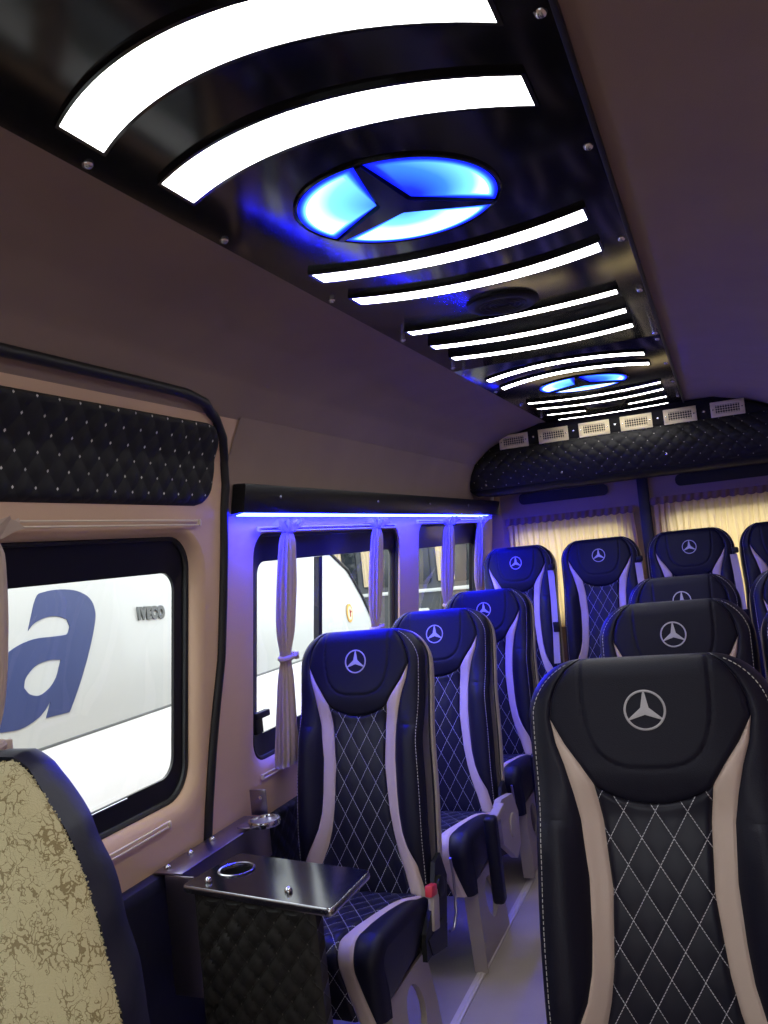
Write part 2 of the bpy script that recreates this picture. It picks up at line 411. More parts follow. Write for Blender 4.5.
# rear wall with two doors
def plane_with_hole(name, x0, x1, z0, z1, hole, y, m, thick=.03):
    mb = MB(); outer = [(x0 + (x1 - x0) * i / 8, z0) for i in range(8)] + [(x1, z0 + (z1 - z0) * i / 8) for i in range(8)] + [(x1 - (x1 - x0) * i / 8, z1) for i in range(8)] + [(x0, z1 - (z1 - z0) * i / 8) for i in range(8)]
    V = [Vector(p) for p in outer] + [Vector(p) for p in hole]; E = [(i, (i + 1) % 32) for i in range(32)] + [(32 + i, 32 + (i + 1) % len(hole)) for i in range(len(hole))]
    v, e, f, *_ = geometry.delaunay_2d_cdt(V, E, [], 0, 1e-5)
    hx0, hx1 = min(p[0] for p in hole), max(p[0] for p in hole); hz0, hz1 = min(p[1] for p in hole), max(p[1] for p in hole)
    def ins(p):
        c = False
        for i in range(len(hole)):
            (a, b_), (c_, d) = hole[i], hole[i - 1]
            if (b_ > p[1]) != (d > p[1]) and p[0] < (c_ - a) * (p[1] - b_) / (d - b_) + a: c = not c
        return c
    F = [tuple(t) for t in f if not ins((sum(v[i][0] for i in t) / 3, sum(v[i][1] for i in t) / 3))]
    mb.add([(p[0], y, p[1]) for p in v], F)
    n = len(hole); mb.add([(p[0], y, p[1]) for p in hole] + [(p[0], y + thick, p[1]) for p in hole], [(i, (i + 1) % n, n + (i + 1) % n, n + i) for i in range(n)])
    return mb
for k, (x0, x1) in enumerate(((-.80, .04), (.075, .915))):
    hole = rrect(x0 + .07, x1 - .09, .95, 1.50, .08) if k == 0 else rrect(x0 + .09, x1 - .07, .95, 1.52, .08)
    d = plane_with_hole('door', x0, x1, -.01, 1.80, hole, 5.18, WALLP).build('door_%d' % (k + 1), FABRIC); tag(d, kind='structure')
    n = len(hole)
    MB().add([(p[0], 5.205, p[1]) for p in hole], [tuple(range(n))]).build('window_glass', GLASS, d)
    MB().tube([(p[0], 5.185, p[1]) for p in hole], .012, 8, closed=True).build('window_seal', RUBBER, d)
    # dark slot above each rear window
    cx0, cx1 = (-.675, -.14) if k == 0 else (.24, .80)
    zc = 1.682 if k == 0 else 1.684
    mb = MB(); mb.prism(rrect(cx0, cx1, zc - .032, zc + .036, .03), lambda a, b_, dd: (a, dd, b_), 5.16, 5.182)
    mb.build('grab_slot', BLACKP, d)
# door surround
mb = MB(); mb.box((.0575, 5.165, .92), (.062, .04, 1.78), .006)
tag(mb.build('trim_2', RUBBER), kind='structure')
mb = MB(); mb.box((-.905, 5.215, .95), (.21, .05, 1.9), .004).box((1.0, 5.215, .95), (.17, .05, 1.9), .004).box((.05, 5.215, 1.93), (1.75, .05, .26), .004)
tag(mb.build('wall_rear', FABRIC), kind='structure')
# front bulkhead (behind the camera) with the windscreen opening
mb = plane_with_hole('front', -1.0, 1.1, 0, 2.07, rrect(-.75, .85, .95, 1.70, .12), -1.48, WALLP, -.05)
tag(mb.build('wall_front', WALLP), kind='structure')

# floor rails
def floor_rail(x, label):
    mb = MB(); mb.box((x, 3.3, .003), (.028, 3.9, .006), .0015); mb.box((x, 3.3, .0065), (.009, 3.9, .003), .001)
    tag(mb.build('floor_rail', RAILM), label, 'rail')
floor_rail(-.462, 'pale metal seat rail in the floor along the left seats')
floor_rail(.085, 'pale metal seat rail in the floor along the right seats')

# black rubber seal round the sliding door
seal = [(-.3, 1.900), (.6, 1.900), (1.2, 1.900), (1.6, 1.900), (1.80, 1.899), (1.90, 1.888), (1.98, 1.860), (2.04, 1.815), (2.08, 1.755), (2.095, 1.69), (2.097, 1.5), (2.093, 1.36), (2.085, 1.2), (2.062, 1.08), (2.04, .95), (2.02, .8), (2.012, .709), (2.008, .5), (2.005, .05)]
ss = []
for a, b_ in zip(seal, seal[1:]):
    for k in range(4): ss.append((a[0] + (b_[0] - a[0]) * k / 4, a[1] + (b_[1] - a[1]) * k / 4))
ss = smooth_prof(ss, 1)
tag(MB().tube([(XL(z) + .004, y, z) for y, z in ss], .0135, 10).build('door_seal', RUBBER), 'black rubber seal curving round the sliding door opening', 'seal')

# ------------------------------------------------------------------ quilted panels
def quilt_conform(name, y0, y1, z0, z1, r, p, q, amp, m, off, label, cat, extra=None):
    nu = int((y1 - y0) / .007); nv = int((z1 - z0) / .007)
    def edge_d(y, z):
        dx = max(abs(y - (y0 + y1) / 2) - ((y1 - y0) / 2 - r), 0); dz = max(abs(z - (z0 + z1) / 2) - ((z1 - z0) / 2 - r), 0)
        if dx > 0 and dz > 0: return r - math.hypot(dx, dz)
        return min((y1 - y0) / 2 - abs(y - (y0 + y1) / 2), (z1 - z0) / 2 - abs(z - (z0 + z1) / 2))
    def fn(a, t):
        z = z0 + (z1 - z0) * t
        # rows shorten into the rounded corners
        dz = max(abs(z - (z0 + z1) / 2) - ((z1 - z0) / 2 - r), 0); cut = r - sqrt(max(r * r - dz * dz, 0))
        y = (y0 + cut) + (y1 - y0 - 2 * cut) * a
        d = max(edge_d(y, z), 0); e_ = sqrt(1 - (1 - min(d / .02, 1)) ** 2)
        return (XL(z) + .001 + off * e_ + pillow(y, z, p, q, amp) * e_, y, z)
    v, f, _ = grid(fn, nu, nv)
    uv = [(c[1], c[2]) for c in v]
    return tag(obj(name, v, f, m, uv=uv), label, cat)
quilt_conform('quilted_panel', .35, 2.028, 1.628, 1.845, .075, .062, .072, .004, WQUILT, .012, 'black quilted panel dotted with pale stitches above the large front side window', 'panel')
quilt_conform('quilted_panel', 2.125, 5.15, .06, .668, .02, .058, .062, .006, LQUILT, .014, 'black quilted lower side panel running behind the left seats', 'panel')
# lower sliding-door trim with a satin ledge
mb = MB()
pr_ = [(0, .06), (.028, .06), (.028, .64), (.034, .665), (.036, .69), (.028, .704), (.012, .708), (0, .708)]
mb.prism([(z, o_) for o_, z in pr_], lambda z, o_, yy: (XL(z) + o_, yy, z), .3, 1.99)
tag(mb.build('door_ledge', NAVY), 'navy vinyl ledge along the lower sliding door below the front window', 'ledge')

# ------------------------------------------------------------------ rear air duct
def duct():
    root = empty('rear_air_duct', (XC, 4.9, 1.69))
    off = -root.location
    prof_ = []   # (z, y)
    for k in range(0, 41):
        t = k / 40; z = 1.952 - .215 * t; prof_.append((z, 4.60 - .045 * sin(pi * t) + .02 * t))
    def hw(z):
        return interp(z, [1.68, 1.70, 1.74, 1.80, 1.87, 1.96, 2.02, 2.05], [.80, .85, .885, .888, .855, .765, .645, .50])
    v = []; uv = []; n = 320
    for (z, y) in prof_:
        for i in range(n + 1):
            u = -1 + 2 * i / n; x = u * hw(z); t = (1.952 - z) / .215
            e_ = min(1, (1 - abs(u)) / .03) * min(1, t / .06 + .0) * min(1, (1 - t) / .06)
            v.append((XC + x, y - pillow(x, z, .070, .066, .010) * max(e_, 0) + .10 * max(0, abs(u) - .9) ** 2 * 30, z)); uv.append((x, z))
    f = [(j * (n + 1) + i, j * (n + 1) + i + 1, (j + 1) * (n + 1) + i + 1, (j + 1) * (n + 1) + i) for j in range(40) for i in range(n)]
    o = obj('quilted_front', v, f, DQUILT, root, uv); o.location = off
    # plain upper vent strip and lower roll
    mb = MB(); rows = [(2.056, 4.575), (2.05, 4.598), (1.96, 4.600), (1.952, 4.603)]
    def strip(rows):
        v = []; m_ = 60
        for z, y in rows:
            for i in range(m_ + 1):
                u = -1 + 2 * i / m_; v.append((XC + u * hw(z), y + .10 * max(0, abs(u) - .9) ** 2 * 30, z))
        return v, [(j * (m_ + 1) + i, j * (m_ + 1) + i + 1, (j + 1) * (m_ + 1) + i + 1, (j + 1) * (m_ + 1) + i) for j in range(len(rows) - 1) for i in range(m_)]
    mb.add(*strip(rows))
    low = [(1.737, 4.62)] + [(1.737 - .030 * sin(a), 4.62 + .06 * (1 - cos(a))) for a in [rad(x_) for x_ in (20, 40, 60, 80, 90)]] + [(1.712, 4.8), (1.72, 5.15)]
    mb.add(*strip(low))
    o = mb.build('duct_body', DBODY, root); o.location = off
    for k, px in enumerate((-.543, -.325, -.108, .108, .325, .552)):
        fr = MB(); x = px; zc = 1.982 + .0015 * k; y = 4.597
        out = rrect(x - .080, x + .080, zc - .036, zc + .036, .006, 3)
        w_, h_ = .112, .046
        # frame as four bars with rounded outer edge
        fr.box((x, y - .004, zc + .030), (.16, .010, .017), .002).box((x, y - .004, zc - .030), (.16, .010, .017), .002)
        fr.box((x - .068, y - .004, zc), (.024, .010, .06), .002).box((x + .068, y - .004, zc), (.024, .010, .06), .002)
        vo_ = fr.build('air_vent', VENT, root); vo_.location = off
        gr = MB()
        for j in range(9): gr.box((x - .048 + .012 * j, y - .001, zc), (.0028, .006, .048))
        for j in range(4): gr.box((x, y - .003, zc - .018 + .012 * j), (.112, .004, .0028))
        g_ = gr.build('grille', VENT, vo_)
        for s_ in (-1, 1): MB().lathe([(.0035, 0), (.0035, .002), (.001, .003)], 8, Matrix.Translation((x + s_ * .068, y - .009, zc)) @ Matrix.Rotation(pi / 2, 4, 'X')).build('screw', STEEL, vo_)
    for x in (-.434, -.217, 0.0, .217, .44):
        o = MB().lathe([(.006, 0), (.006, .003), (.002, .005)], 10, Matrix.Translation((x, 4.597, 1.99)) @ Matrix.Rotation(pi / 2, 4, 'X')).build('screw', STEEL, root); o.location = off
    for x, z in ((-.30, 1.775), (.24, 1.80), (-.72, 1.76)):
        o = MB().lathe([(.007, 0), (.006, .004), (.002, .006)], 10, Matrix.Translation((x, 4.575, z)) @ Matrix.Rotation(pi / 2, 4, 'X')).build('screw', STEEL, root); o.location = off
    tag(root, 'black quilted air duct across the rear ceiling with six cream vents', 'air duct')
DQUILT = quilt_mat('quilted_duct_vinyl', (0.016, 0.015, 0.015), 0.070, 0.066, (0.3, 0.28, 0.25), 0.001, dots=0.05, rough=0.6)
DBODY = mat('matt_black_duct', (0.014, 0.013, 0.013), 0.8, spec=0.2)
duct()

# ------------------------------------------------------------------ ceiling light panel
def ceiling_panel():
    root = empty('ceiling_light_panel', (0, 2.3, 2.05)); off = -root.location
    Z = 2.056
    def put(mb, name, m, par=root, uv=False):
        o = mb.build(name, m, par, uv)
        if par is root: o.location = off
        return o
    for k, (y0, y1) in enumerate(((-.20, .578), (.582, 2.868), (2.872, 4.59))):
        put(MB().box((-.003, (y0 + y1) / 2, Z + .004), (.702, y1 - y0, .010), .0025), 'panel_board', GLOSS)
    put(MB().box((.350, 2.2, Z + .002), (.008, 4.78, .018), .002), 'edge_strip', RUBBER)
    # strips: (y centre mid, y at ends, half thickness, x0, x1)
    strips = [(-.30 + .0, -.17, .04, -.28, .28), (.10, .20, .04, -.28, .28), (.822, .916, .043, -.281, .285), (1.046, 1.130, .043, -.275, .285),
              (1.695, 1.640, .030, -.28, .287), (1.912, 1.848, .030, -.28, .287), (2.263, 2.225, .022, -.282, .281), (2.49, 2.436, .025, -.283, .281),
              (2.685, 2.632, .025, -.281, .281), (2.99, 3.105, .029, -.291, .276), (3.185, 3.315, .028, -.286, .277),
              (3.87, 3.80, .020, -.284, .287), (4.09, 4.005, .020, -.284, .285), (4.315, 4.255, .018, -.284, -.105), (4.315, 4.255, .018, .105, .284), (4.53, 4.49, .014, -.270, .279)]
    for (ym, ye, h, x0, x1) in strips:
        n = 28; pts = []
        def yc(x): return ym + (ye - ym) * (x / .28) ** 2
        xs = [x0 + (x1 - x0) * i / n for i in range(n + 1)]
        poly = [(x, yc(x) - h) for x in xs] + [(x, yc(x) + h) for x in xs[::-1]]
        g = .006
        xs2 = [x0 - g + (x1 - x0 + 2 * g) * i / n for i in range(n + 1)]
        bez = [(x, yc(x) - h - g) for x in xs2] + [(x, yc(x) + h + g) for x in xs2[::-1]]
        o = put(MB().prism(poly, lambda a, b_, d: (a, b_, d), Z - .002, Z - .0085), 'light_strip', WHITE)
        bz = MB(); m_ = len(poly)
        bv = []
        for (pa, pz) in ((bez, Z), (bez, Z - .0095), (poly, Z - .0095), (poly, Z)): bv += [(a, b_, pz) for a, b_ in pa]
        bf = [(r_ * m_ + i, r_ * m_ + (i + 1) % m_, (r_ + 1) * m_ + (i + 1) % m_, (r_ + 1) * m_ + i) for r_ in range(3) for i in range(m_)]
        bz.add(bv, bf); bz.build('bezel', GLOSS, o)
    for (ey) in (1.385, 3.53):
        R_ = .179
        st = MB(); cz = Z - .001
        # star and rim in gloss black
        arms = [-90, 30, 150]; star = []
        for a in arms:
            a_ = rad(a); star.append((R_ * .985 * cos(a_ - .028), R_ * .985 * sin(a_ - .028))); star.append((R_ * .985 * cos(a_ + .028), R_ * .985 * sin(a_ + .028)))
            star.append((.030 * cos(a_ + pi / 3), .030 * sin(a_ + pi / 3)))
        st.prism([(x, ey + y) for x, y in star], lambda a, b_, d: (a, b_, d), Z - .001, Z - .010)
        rim = []; n = 64; rv = []
        for (rr, z) in ((R_ + .003, Z), (R_ + .003, Z - .005), (R_, Z - .007), (R_ - .003, Z)): rv += [(rr * cos(2 * pi * i / n), ey + rr * sin(2 * pi * i / n), z) for i in range(n)]
        st.add(rv, [(k * n + i, k * n + (i + 1) % n, (k + 1) * n + (i + 1) % n, (k + 1) * n + i) for k in range(3) for i in range(n)])
        em = put(st, 'emblem', GLOSS)
        for a in arms:
            # sector between arm a and arm a+120
            mb = MB(); v = []; uv = []; na, nr = 48, 24
            A0, A1 = rad(a) + .045, rad(a + 120) - .045
            mid = rad(a + 60); v0 = Vector((.037 * cos(mid), .037 * sin(mid)))
            for j in range(nr + 1):
                for i in range(na + 1):
                    t = i / na; an = A0 + (A1 - A0) * t; p = v0.lerp(Vector((R_ * .975 * cos(an), R_ * .975 * sin(an))), .001 + .999 * j / nr)
                    v.append((p.x, ey + p.y, Z - .0055)); c_ = (j / nr); k_ = min(t, 1 - t) * 2
                    edge_ = min(1, (1 - c_) * 9, k_ * 7)
                    if a == -90: g_ = .12 + .9 * c_ ** 1.1 * (1.0 - .55 * t)
                    elif a == 30: g_ = .55 + .5 * c_
                    else: g_ = .50 + .55 * c_ * (1 - .45 * t)
                    if a == -90: g_ = .15 + .95 * (c_ * (.35 + .65 * t))
                    uv.append((min(1, max(0, g_ * edge_)), 0))
            ff = [(j * (na + 1) + i, j * (na + 1) + i + 1, (j + 1) * (na + 1) + i + 1, (j + 1) * (na + 1) + i) for j in range(nr) for i in range(na)]
            n0 = len(v); rimv = []
            mb.add(v, ff, uv)
            mb.build('light_sector', EMBL, em, uv=True)['label'] = 'glowing blue sector'
    for sy in (2.135, 4.215):
        prof_ = [(.092, 0), (.092, .006), (.086, .010), (.070, .011), (.064, .007), (.030, .006), (.001, .006)]
        sp = put(MB().lathe([(r_, -z) for r_, z in prof_], 40, Matrix.Translation((.005, sy, Z))), 'speaker', BLACKP)
        g_ = MB()
        for rr in (.058, .045, .032, .019): g_.tube([(.005 + rr * cos(2 * pi * k / 28), sy + rr * sin(2 * pi * k / 28), Z - .0085) for k in range(28)], .0022, 6, closed=True)
        g_.build('grille', RUBBER, sp)
    for x, ys in ((-.333, (.52, .988, 1.353, 1.822, 2.307, 2.80, 2.94, 3.4, 3.87, 4.35)), (.333, (.52, .983, 1.366, 1.846, 2.281, 2.831, 2.93, 3.4, 3.87, 4.35))):
        for y in ys:
            put(MB().lathe([(.009, 0), (.008, -.003), (.005, -.006), (.001, -.007)], 12, Matrix.Translation((x, y, Z - .0005))), 'screw', STEEL)
    tag(root, 'glossy black ceiling panel with curved white light strips and two blue star lights', 'ceiling light')
ceiling_panel()

# ------------------------------------------------------------------ blue LED pelmets over the windows
def pelmet(side, label):
    X = XL if side < 0 else XR; sg = 1 if side < 0 else -1
    root = empty('light_pelmet', (X(1.65), 3.65, 1.62)); off = -root.location
    mb = MB(); y0, y1 = 2.132, 5.16
    sec = [(.002, 1.605), (.043, 1.606), (.046, 1.609), (.046, 1.683), (.043, 1.689), (.020, 1.691), (.004, 1.691)]
    mb.prism(sec, lambda o_, z, y: (X(z) + sg * (o_ + .004), y, z), y0, y1)
    o = mb.build('pelmet_body', PELM, root); o.location = off
    mb = MB(); mb.box((X(1.605) + sg * .030, (y0 + 4.96) / 2, 1.6015), (.026, 4.94 - y0, .0030), .0008, Matrix.Rotation(-sg * rad(9), 3, 'Y'))
    o = mb.build('led_tape', LEDB, root); o.location = off; o['label'] = 'glowing blue light tape'
    for y in (2.34, 3.15, 3.80, 4.45):
        o = MB().lathe([(.006, 0), (.005, .004), (.001, .005)], 10, Matrix.Translation((X(1.655) + sg * .052, y, 1.655)) @ Matrix.Rotation(sg * pi / 2, 4, 'Y')).build('screw', STEEL, root); o.location = off
    tag(root, label, 'light')
PELM = mat('black_satin_pelmet', (0.010, 0.010, 0.011), 0.4, spec=0.25)
pelmet(-1, 'long black pelmet with blue light tape over the two rear left windows')

# ------------------------------------------------------------------ curtains
def side_curtain(y, z1, z0, r0, label, tie=True, lean=0.0):
    root = empty('side_curtain', (XL(z0) + .03, y, z0)); off = -root.location
    nf = 11; n = 88; rows = 46; v = []; ph = random.random() * 6
    tz = z0 + (z1 - z0) * .46
    for j in range(rows + 1):
        z = z1 + (z0 - z1) * j / rows
        if tie:
            g = exp(-((z - tz) / .05) ** 2); r = r0 * (.92 + .28 * sin(pi * min(1, max(0, (z - tz) / (z1 - tz)))) * (z > tz) + .45 * sm(0, 1, (tz - z) / (tz - z0)) * (z <= tz)); r *= 1 - .32 * g
        else: r = r0
        r *= 1 - .35 * exp(-((z - z1) / .02) ** 2)
        cx = XL(z) + .021 + .003 * sin(z * 9)
        for i in range(n):
            a = 2 * pi * i / n; m_ = 1 + .17 * sin(nf * a + ph + 1.3 * sin(z * 5)) + .07 * sin(5 * a + z * 7)
            v.append((cx + .42 * r * m_ * cos(a), y + lean * (z1 - z) + r * m_ * sin(a), z))
    f = [(j * n + i, j * n + (i + 1) % n, (j + 1) * n + (i + 1) % n, (j + 1) * n + i) for j in range(rows) for i in range(n)]
    f.append(tuple(range(n))); f.append(tuple(rows * n + i for i in range(n))[::-1])
    o = obj('gathered_cloth', v, f, CURT, root, auto=False); o.location = off
    # ruffled heading
    v = []; n2 = 60
    for k, (rr, dz) in enumerate(((.75, -.004), (1.15, .014), (1.35, .026))):
        for i in range(n2):
            a = 2 * pi * i / n2; wv = 1 + .28 * sin(9 * a + ph) * k
            v.append((XL(z1) + .030 + .6 * r0 * rr * wv * cos(a), y + r0 * rr * wv * sin(a), z1 + dz + .006 * k * sin(13 * a)))
    f = [(j * n2 + i, j * n2 + (i + 1) % n2, (j + 1) * n2 + (i + 1) % n2, (j + 1) * n2 + i) for j in range(2) for i in range(n2)]
    o = obj('heading', v, f, CURT, root); o.location = off
    if tie:
        mb = MB(); rr = r0 * .76
        mb.tube([(XL(tz) + .026 + (.42 * rr + .006) * cos(2 * pi * k / 20), y + lean * (z1 - tz) + (rr + .006) * sin(2 * pi * k / 20), tz + .004 * sin(2 * pi * k / 20)) for k in range(20)], .009, 8, closed=True)
        mb.box((XL(tz) + .036, y + rr + .012, tz - .002), (.012, .02, .024), .004)
        o = mb.build('tieback', CURT, root); o.location = off
    tag(root, label, 'curtain')
side_curtain(2.445, 1.552, .80, .040, 'tied beige curtain bundle at the front end of the middle side window')
side_curtain(3.215, 1.556, .80, .040, 'tied beige curtain bundle at the rear end of the middle side window')
side_curtain(4.20, 1.560, .80, .052, 'tied beige curtain bundle in the centre of the rearmost side window')
side_curtain(4.83, 1.566, .80, .050, 'beige curtain bundle at the rear edge of the rearmost side window')
side_curtain(1.232, 1.556, .81, .038, 'tied beige curtain bundle cut by the left edge of the picture, front window')

def rear_curtain(x0, x1, z1, label):
    root = empty('rear_curtain', ((x0 + x1) / 2, 5.14, .9)); off = -root.location
    nu, nv = 260, 24; W = x1 - x0; v = []
    for j in range(nv + 1):
        t = j / nv; z = z1 - .66 * t
        for i in range(nu + 1):
            u = i / nu; x = x0 + W * u
            amp = .013 * (.5 + .5 * t)
            g = sin(2 * pi * u * 19 + 1.5 * sin(u * 11) + .5 * sin(6 * t + u * 20)) * .7 + .3 * sin(2 * pi * u * 43 + 2 * sin(9 * u))
            v.append((x + .004 * sin(9 * t + 30 * u), 5.135 + amp * g, z))
    f = [(j * (nu + 1) + i, j * (nu + 1) + i + 1, (j + 1) * (nu + 1) + i + 1, (j + 1) * (nu + 1) + i) for j in range(nv) for i in range(nu)]
    o = obj('pleated_cloth', v, f, RCURT, root, auto=False); o.location = off
    v = []; nu = 180
    for j in range(5):
        for i in range(nu + 1):
            u = i / nu; x = x0 - .01 + (W + .02) * u; t = j / 4
            z = z1 + .016 - (.036 + .008 * abs(sin(pi * u * 17))) * t
            v.append((x, 5.116 + .006 * sin(2 * pi * u * 17 + t) , z))
    f = [(j * (nu + 1) + i, j * (nu + 1) + i + 1, (j + 1) * (nu + 1) + i + 1, (j + 1) * (nu + 1) + i) for j in range(4) for i in range(nu)]
    o = obj('scalloped_heading', v, f, CURTH, root, auto=False); o.location = off
    tag(root, label, 'curtain')
CURTH = cloth_mat('mauve_heading', (0.20, 0.13, 0.11), 0.15, (0.4, 0.25, 0.2))
rear_curtain(-.76, -.005, 1.555, 'cream pleated curtain over the left rear door window')
rear_curtain(.10, .88, 1.585, 'cream pleated curtain over the right rear door window')

# ------------------------------------------------------------------ passenger seat
TL = .80; TA = rad(11); SW = .2220
C_T = [0, .02, .05, .08, .115, .16, .20, .235, .30, .42, .55, .61, .66, .72, .80]
C_C = [.113, .140, .160, .171, .176, .152, .124, .102, .092, .085, .095, .105, .118, .142, .165]
O_T = [.115, .16, .20, .25, .30, .40, .50, .56, .61, .65, .70, .80]
O_O = [.176, .168, .154, .141, .131, .124, .127, .132, .143, .160, .188, .210]
def W_(t): return SW - .006 * exp(-((t - .33) / .12) ** 2)
def wid(t):
    r = .108; W = W_(t)
    if t < r: return W - r + sqrt(max(0, r * r - (r - t) ** 2))
    return W
def c_(t): return min(interp(t, C_T, C_C), wid(t) - .004)
def o_(t): return c_(t) + .0005 if t <= .115 else max(interp(t, O_T, O_O), c_(t) + .0005)
def edist(u, t):
    r = .108; W = W_(t); dx = abs(u) - (W - r)
    if t < r and dx > 0: return max(0, r - math.hypot(dx, r - t))
    return max(0, min(W - abs(u), t))
def roll(d, R=.042):
    d = min(d / R, 1); return -R * (1 - sqrt(max(0, 1 - (1 - d) ** 2)))
def HB(u, t):
    au = abs(u)
    h = .018 * sin(pi * min(1, t / TL)) + .022 * (1 - sm(.20, .30, t)) * (1 - .5 * sm(.10, .2, au))
    h += .040 * sm(.10, .175, au) * sm(.20, .36, t) * (1 - .35 * sm(.6, .77, t))
    return h + roll(edist(u, t))
def BP(u, t, h):
    return Vector((u, -t * sin(TA), 1.2 - t * cos(TA))) + Vector((0, -cos(TA), sin(TA))) * (h - .045)
def seam(d, A=.007, D=.014):
    k = min(max(d, 0) / D, 1); return A * (sqrt(1 - (1 - k) ** 2) - 1)

CL = .54
def CPath(s):
    fl = .335; r = .055; a0 = rad(4)
    y = -.142; z = .432
    if s <= fl: return y - s * cos(a0), z + s * sin(a0), Vector((0, -sin(a0), cos(a0)))
    yb, zb = y - fl * cos(a0), z + fl * sin(a0)
    cy, cz = yb - (-sin(a0)) * -r * 0 + sin(a0) * r, zb - cos(a0) * r
    arc = r * rad(84); q = min(s - fl, arc) / r; ang = rad(94) + q   # from +z turning to -y
    n = Vector((0, cos(ang), sin(ang)))
    p = Vector((0, cy, cz)) + n * r
    if s > fl + arc:
        d = s - fl - arc; tdir = Vector((0, cos(ang + pi / 2), sin(ang + pi / 2))); p = p + tdir * d
    return p.y, p.z, n
def cc(s): return interp(s, [0, .04, .10, .18, .27, .35, .42, .48, .54], [.190, .170, .146, .122, .104, .098, .106, .128, .152])
def co(s): return cc(s) + interp(s, [0, .05, .3, .54], [.012, .036, .048, .050])
def CH(u, s):
    d = min(.228 - abs(u), .57 - s + .03); h = roll(max(0, d), .035) + .016 * sm(.10, .19, abs(u)) * sm(-.02, .12, s) * (1 - sm(.40, .54, s) * .5)
    return h + .006 * sin(pi * min(1, s / .45))
def CPt(u, s, h):
    y, z, n = CPath(s); return Vector((u, y, z)) + n * h

def make_seat(armrest=False, belt=False, aisle=1):
    root = empty('passenger_seat')
    # --- backrest
    def region(name, lo, hi, t0, t1, m, par, nu, nv, seam_l, seam_r, seam_t, seam_b, bottom=None, extra=None, scale_uv=1):
        """lo(t), hi(t): side boundaries"""
        v = []; uv = []
        for j in range(nv + 1):
            for i in range(nu + 1):
                a = i / nu; T0 = t0(a) if callable(t0) else t0; T1 = t1(a) if callable(t1) else t1
                t = T0 + (T1 - T0) * j / nv; u = lo(t) + (hi(t) - lo(t)) * a
                d = []
                if seam_l: d.append(u - lo(t))
                if seam_r: d.append(hi(t) - u)
                if seam_t: d.append(t - T0)
                if seam_b: d.append(T1 - t)
                h = HB(u, t) + (seam(min(d)) if d else 0)
                if extra: h += extra(u, t)
                v.append(BP(u, t, h)); uv.append((u, t))
        f = [(j * (nu + 1) + i, (j + 1) * (nu + 1) + i, (j + 1) * (nu + 1) + i + 1, j * (nu + 1) + i + 1) for j in range(nv) for i in range(nu)]
        return v, f, uv
    # bolsters, gusset
    mb = MB()
    def crease(u, t):   # rolled ear seam and mid-bolster seam
        g = -.004 * exp(-((t - .30 - .03 * (abs(u) - .18)) / .004) ** 2) * sm(.14, .16, abs(u))
        return g
    tt = lambda j, n_: j
    def bolster(sg):
        lo = (lambda t: o_(t)); hi = (lambda t: wid(t))
        v = []; nu, nv = 16, 110
        for j in range(nv + 1):
            q = j / nv; t = TL * (q ** 1.35)
            for i in range(nu + 1):
                a = sin(i / nu * pi / 2); u = lo(t) + (hi(t) - lo(t)) * a
                v.append(BP(sg * u, t, HB(u, t) + seam(u - lo(t)) + crease(u, t)))
        f = [(j * (nu + 1) + i, (j + 1) * (nu + 1) + i, (j + 1) * (nu + 1) + i + 1, j * (nu + 1) + i + 1) for j in range(nv) for i in range(nu)]
        return v, f
    for sg in (-1, 1): mb.add(*bolster(sg))
    # outline loop from bottom-left over the top to bottom-right
    ol = [(-wid(TL * (j / 60) ** 1.35), TL * (j / 60) ** 1.35) for j in range(60, -1, -1)]
    ol += [(-.118 + .236 * k / 12, 0) for k in range(1, 12)]
    ol += [(wid(TL * (j / 60) ** 1.35), TL * (j / 60) ** 1.35) for j in range(0, 61)]
    def loop(dep, ins):
        r_ = []
        for u, t in ol:
            if ins < 0: ins_ = ins * sm(.04, .16, t)
            else: ins_ = ins
            k = max(0, 1 - ins_ / .23); r_.append(BP(u * k, t + ins_ * (1 - t / TL), -.042 - dep))
        return r_
    L = [loop(0, 0), loop(.008, -.002), loop(.020, 0)]; n = len(ol)
    v = [p for l in L for p in l]; mb.add(v, [(k * n + i, k * n + i + 1, (k + 1) * n + i + 1, (k + 1) * n + i) for k in range(len(L) - 1) for i in range(n - 1)])
    back = mb.build('backrest', LEATHER, root)
    # beige shell behind
    mb = MB(); L = [loop(.014, .006), loop(.018, -.007), loop(.042, -.007), loop(.058, .008), loop(.064, .04)]
    v = [p for l in L for p in l]; F = [(k * n + i, k * n + i + 1, (k + 1) * n + i + 1, (k + 1) * n + i) for k in range(len(L) - 1) for i in range(n - 1)]
    F.append(tuple((len(L) - 1) * n + i for i in range(n))); F.append(tuple(k * n for k in range(len(L))) + tuple(k * n + n - 1 for k in range(len(L)))[::-1])
    mb.add(v, F); mb.build('back_shell', SHELL, root)['label'] = 'beige plastic back shell'
    # headrest
    def arc(a): v_ = 2 * a - 1; return .236 + .034 * (1 - v_ * v_) ** .8
    def hpad(u, t):
        # inner pad seam: vertical at |u|=.112 down to a round bottom at t=.212
        q = abs(u) / .112; tb = .212 - .0 ; k = max(q ** 5, 0) 
        rr = ((abs(u) / .114) ** 3.2 + (max(0, t - .03) / .176) ** 3.2)
        d = abs(rr ** .3125 - 1) * .11
        h = -.0028 * exp(-(d / .003) ** 2)
        # ear seam
        h += .0015 * (rr < 1)
        return h
    v, f, uv = region('h', lambda t: -c_(t), lambda t: c_(t), 0, arc, PAD, back, 90, 84, True, True, False, True, extra=hpad)
    head = obj('headrest', v, f, PAD, root, uv)
    # quilted centre
    def q_e(u, t): return pillow(u, t, .0545, .094, .0015)
    v, f, uv = region('q', lambda t: -c_(t), lambda t: c_(t), arc, TL, QUILT, back, 60, 150, True, True, True, False, extra=q_e)
    obj('quilted_insert', v, f, QUILT, back, uv)
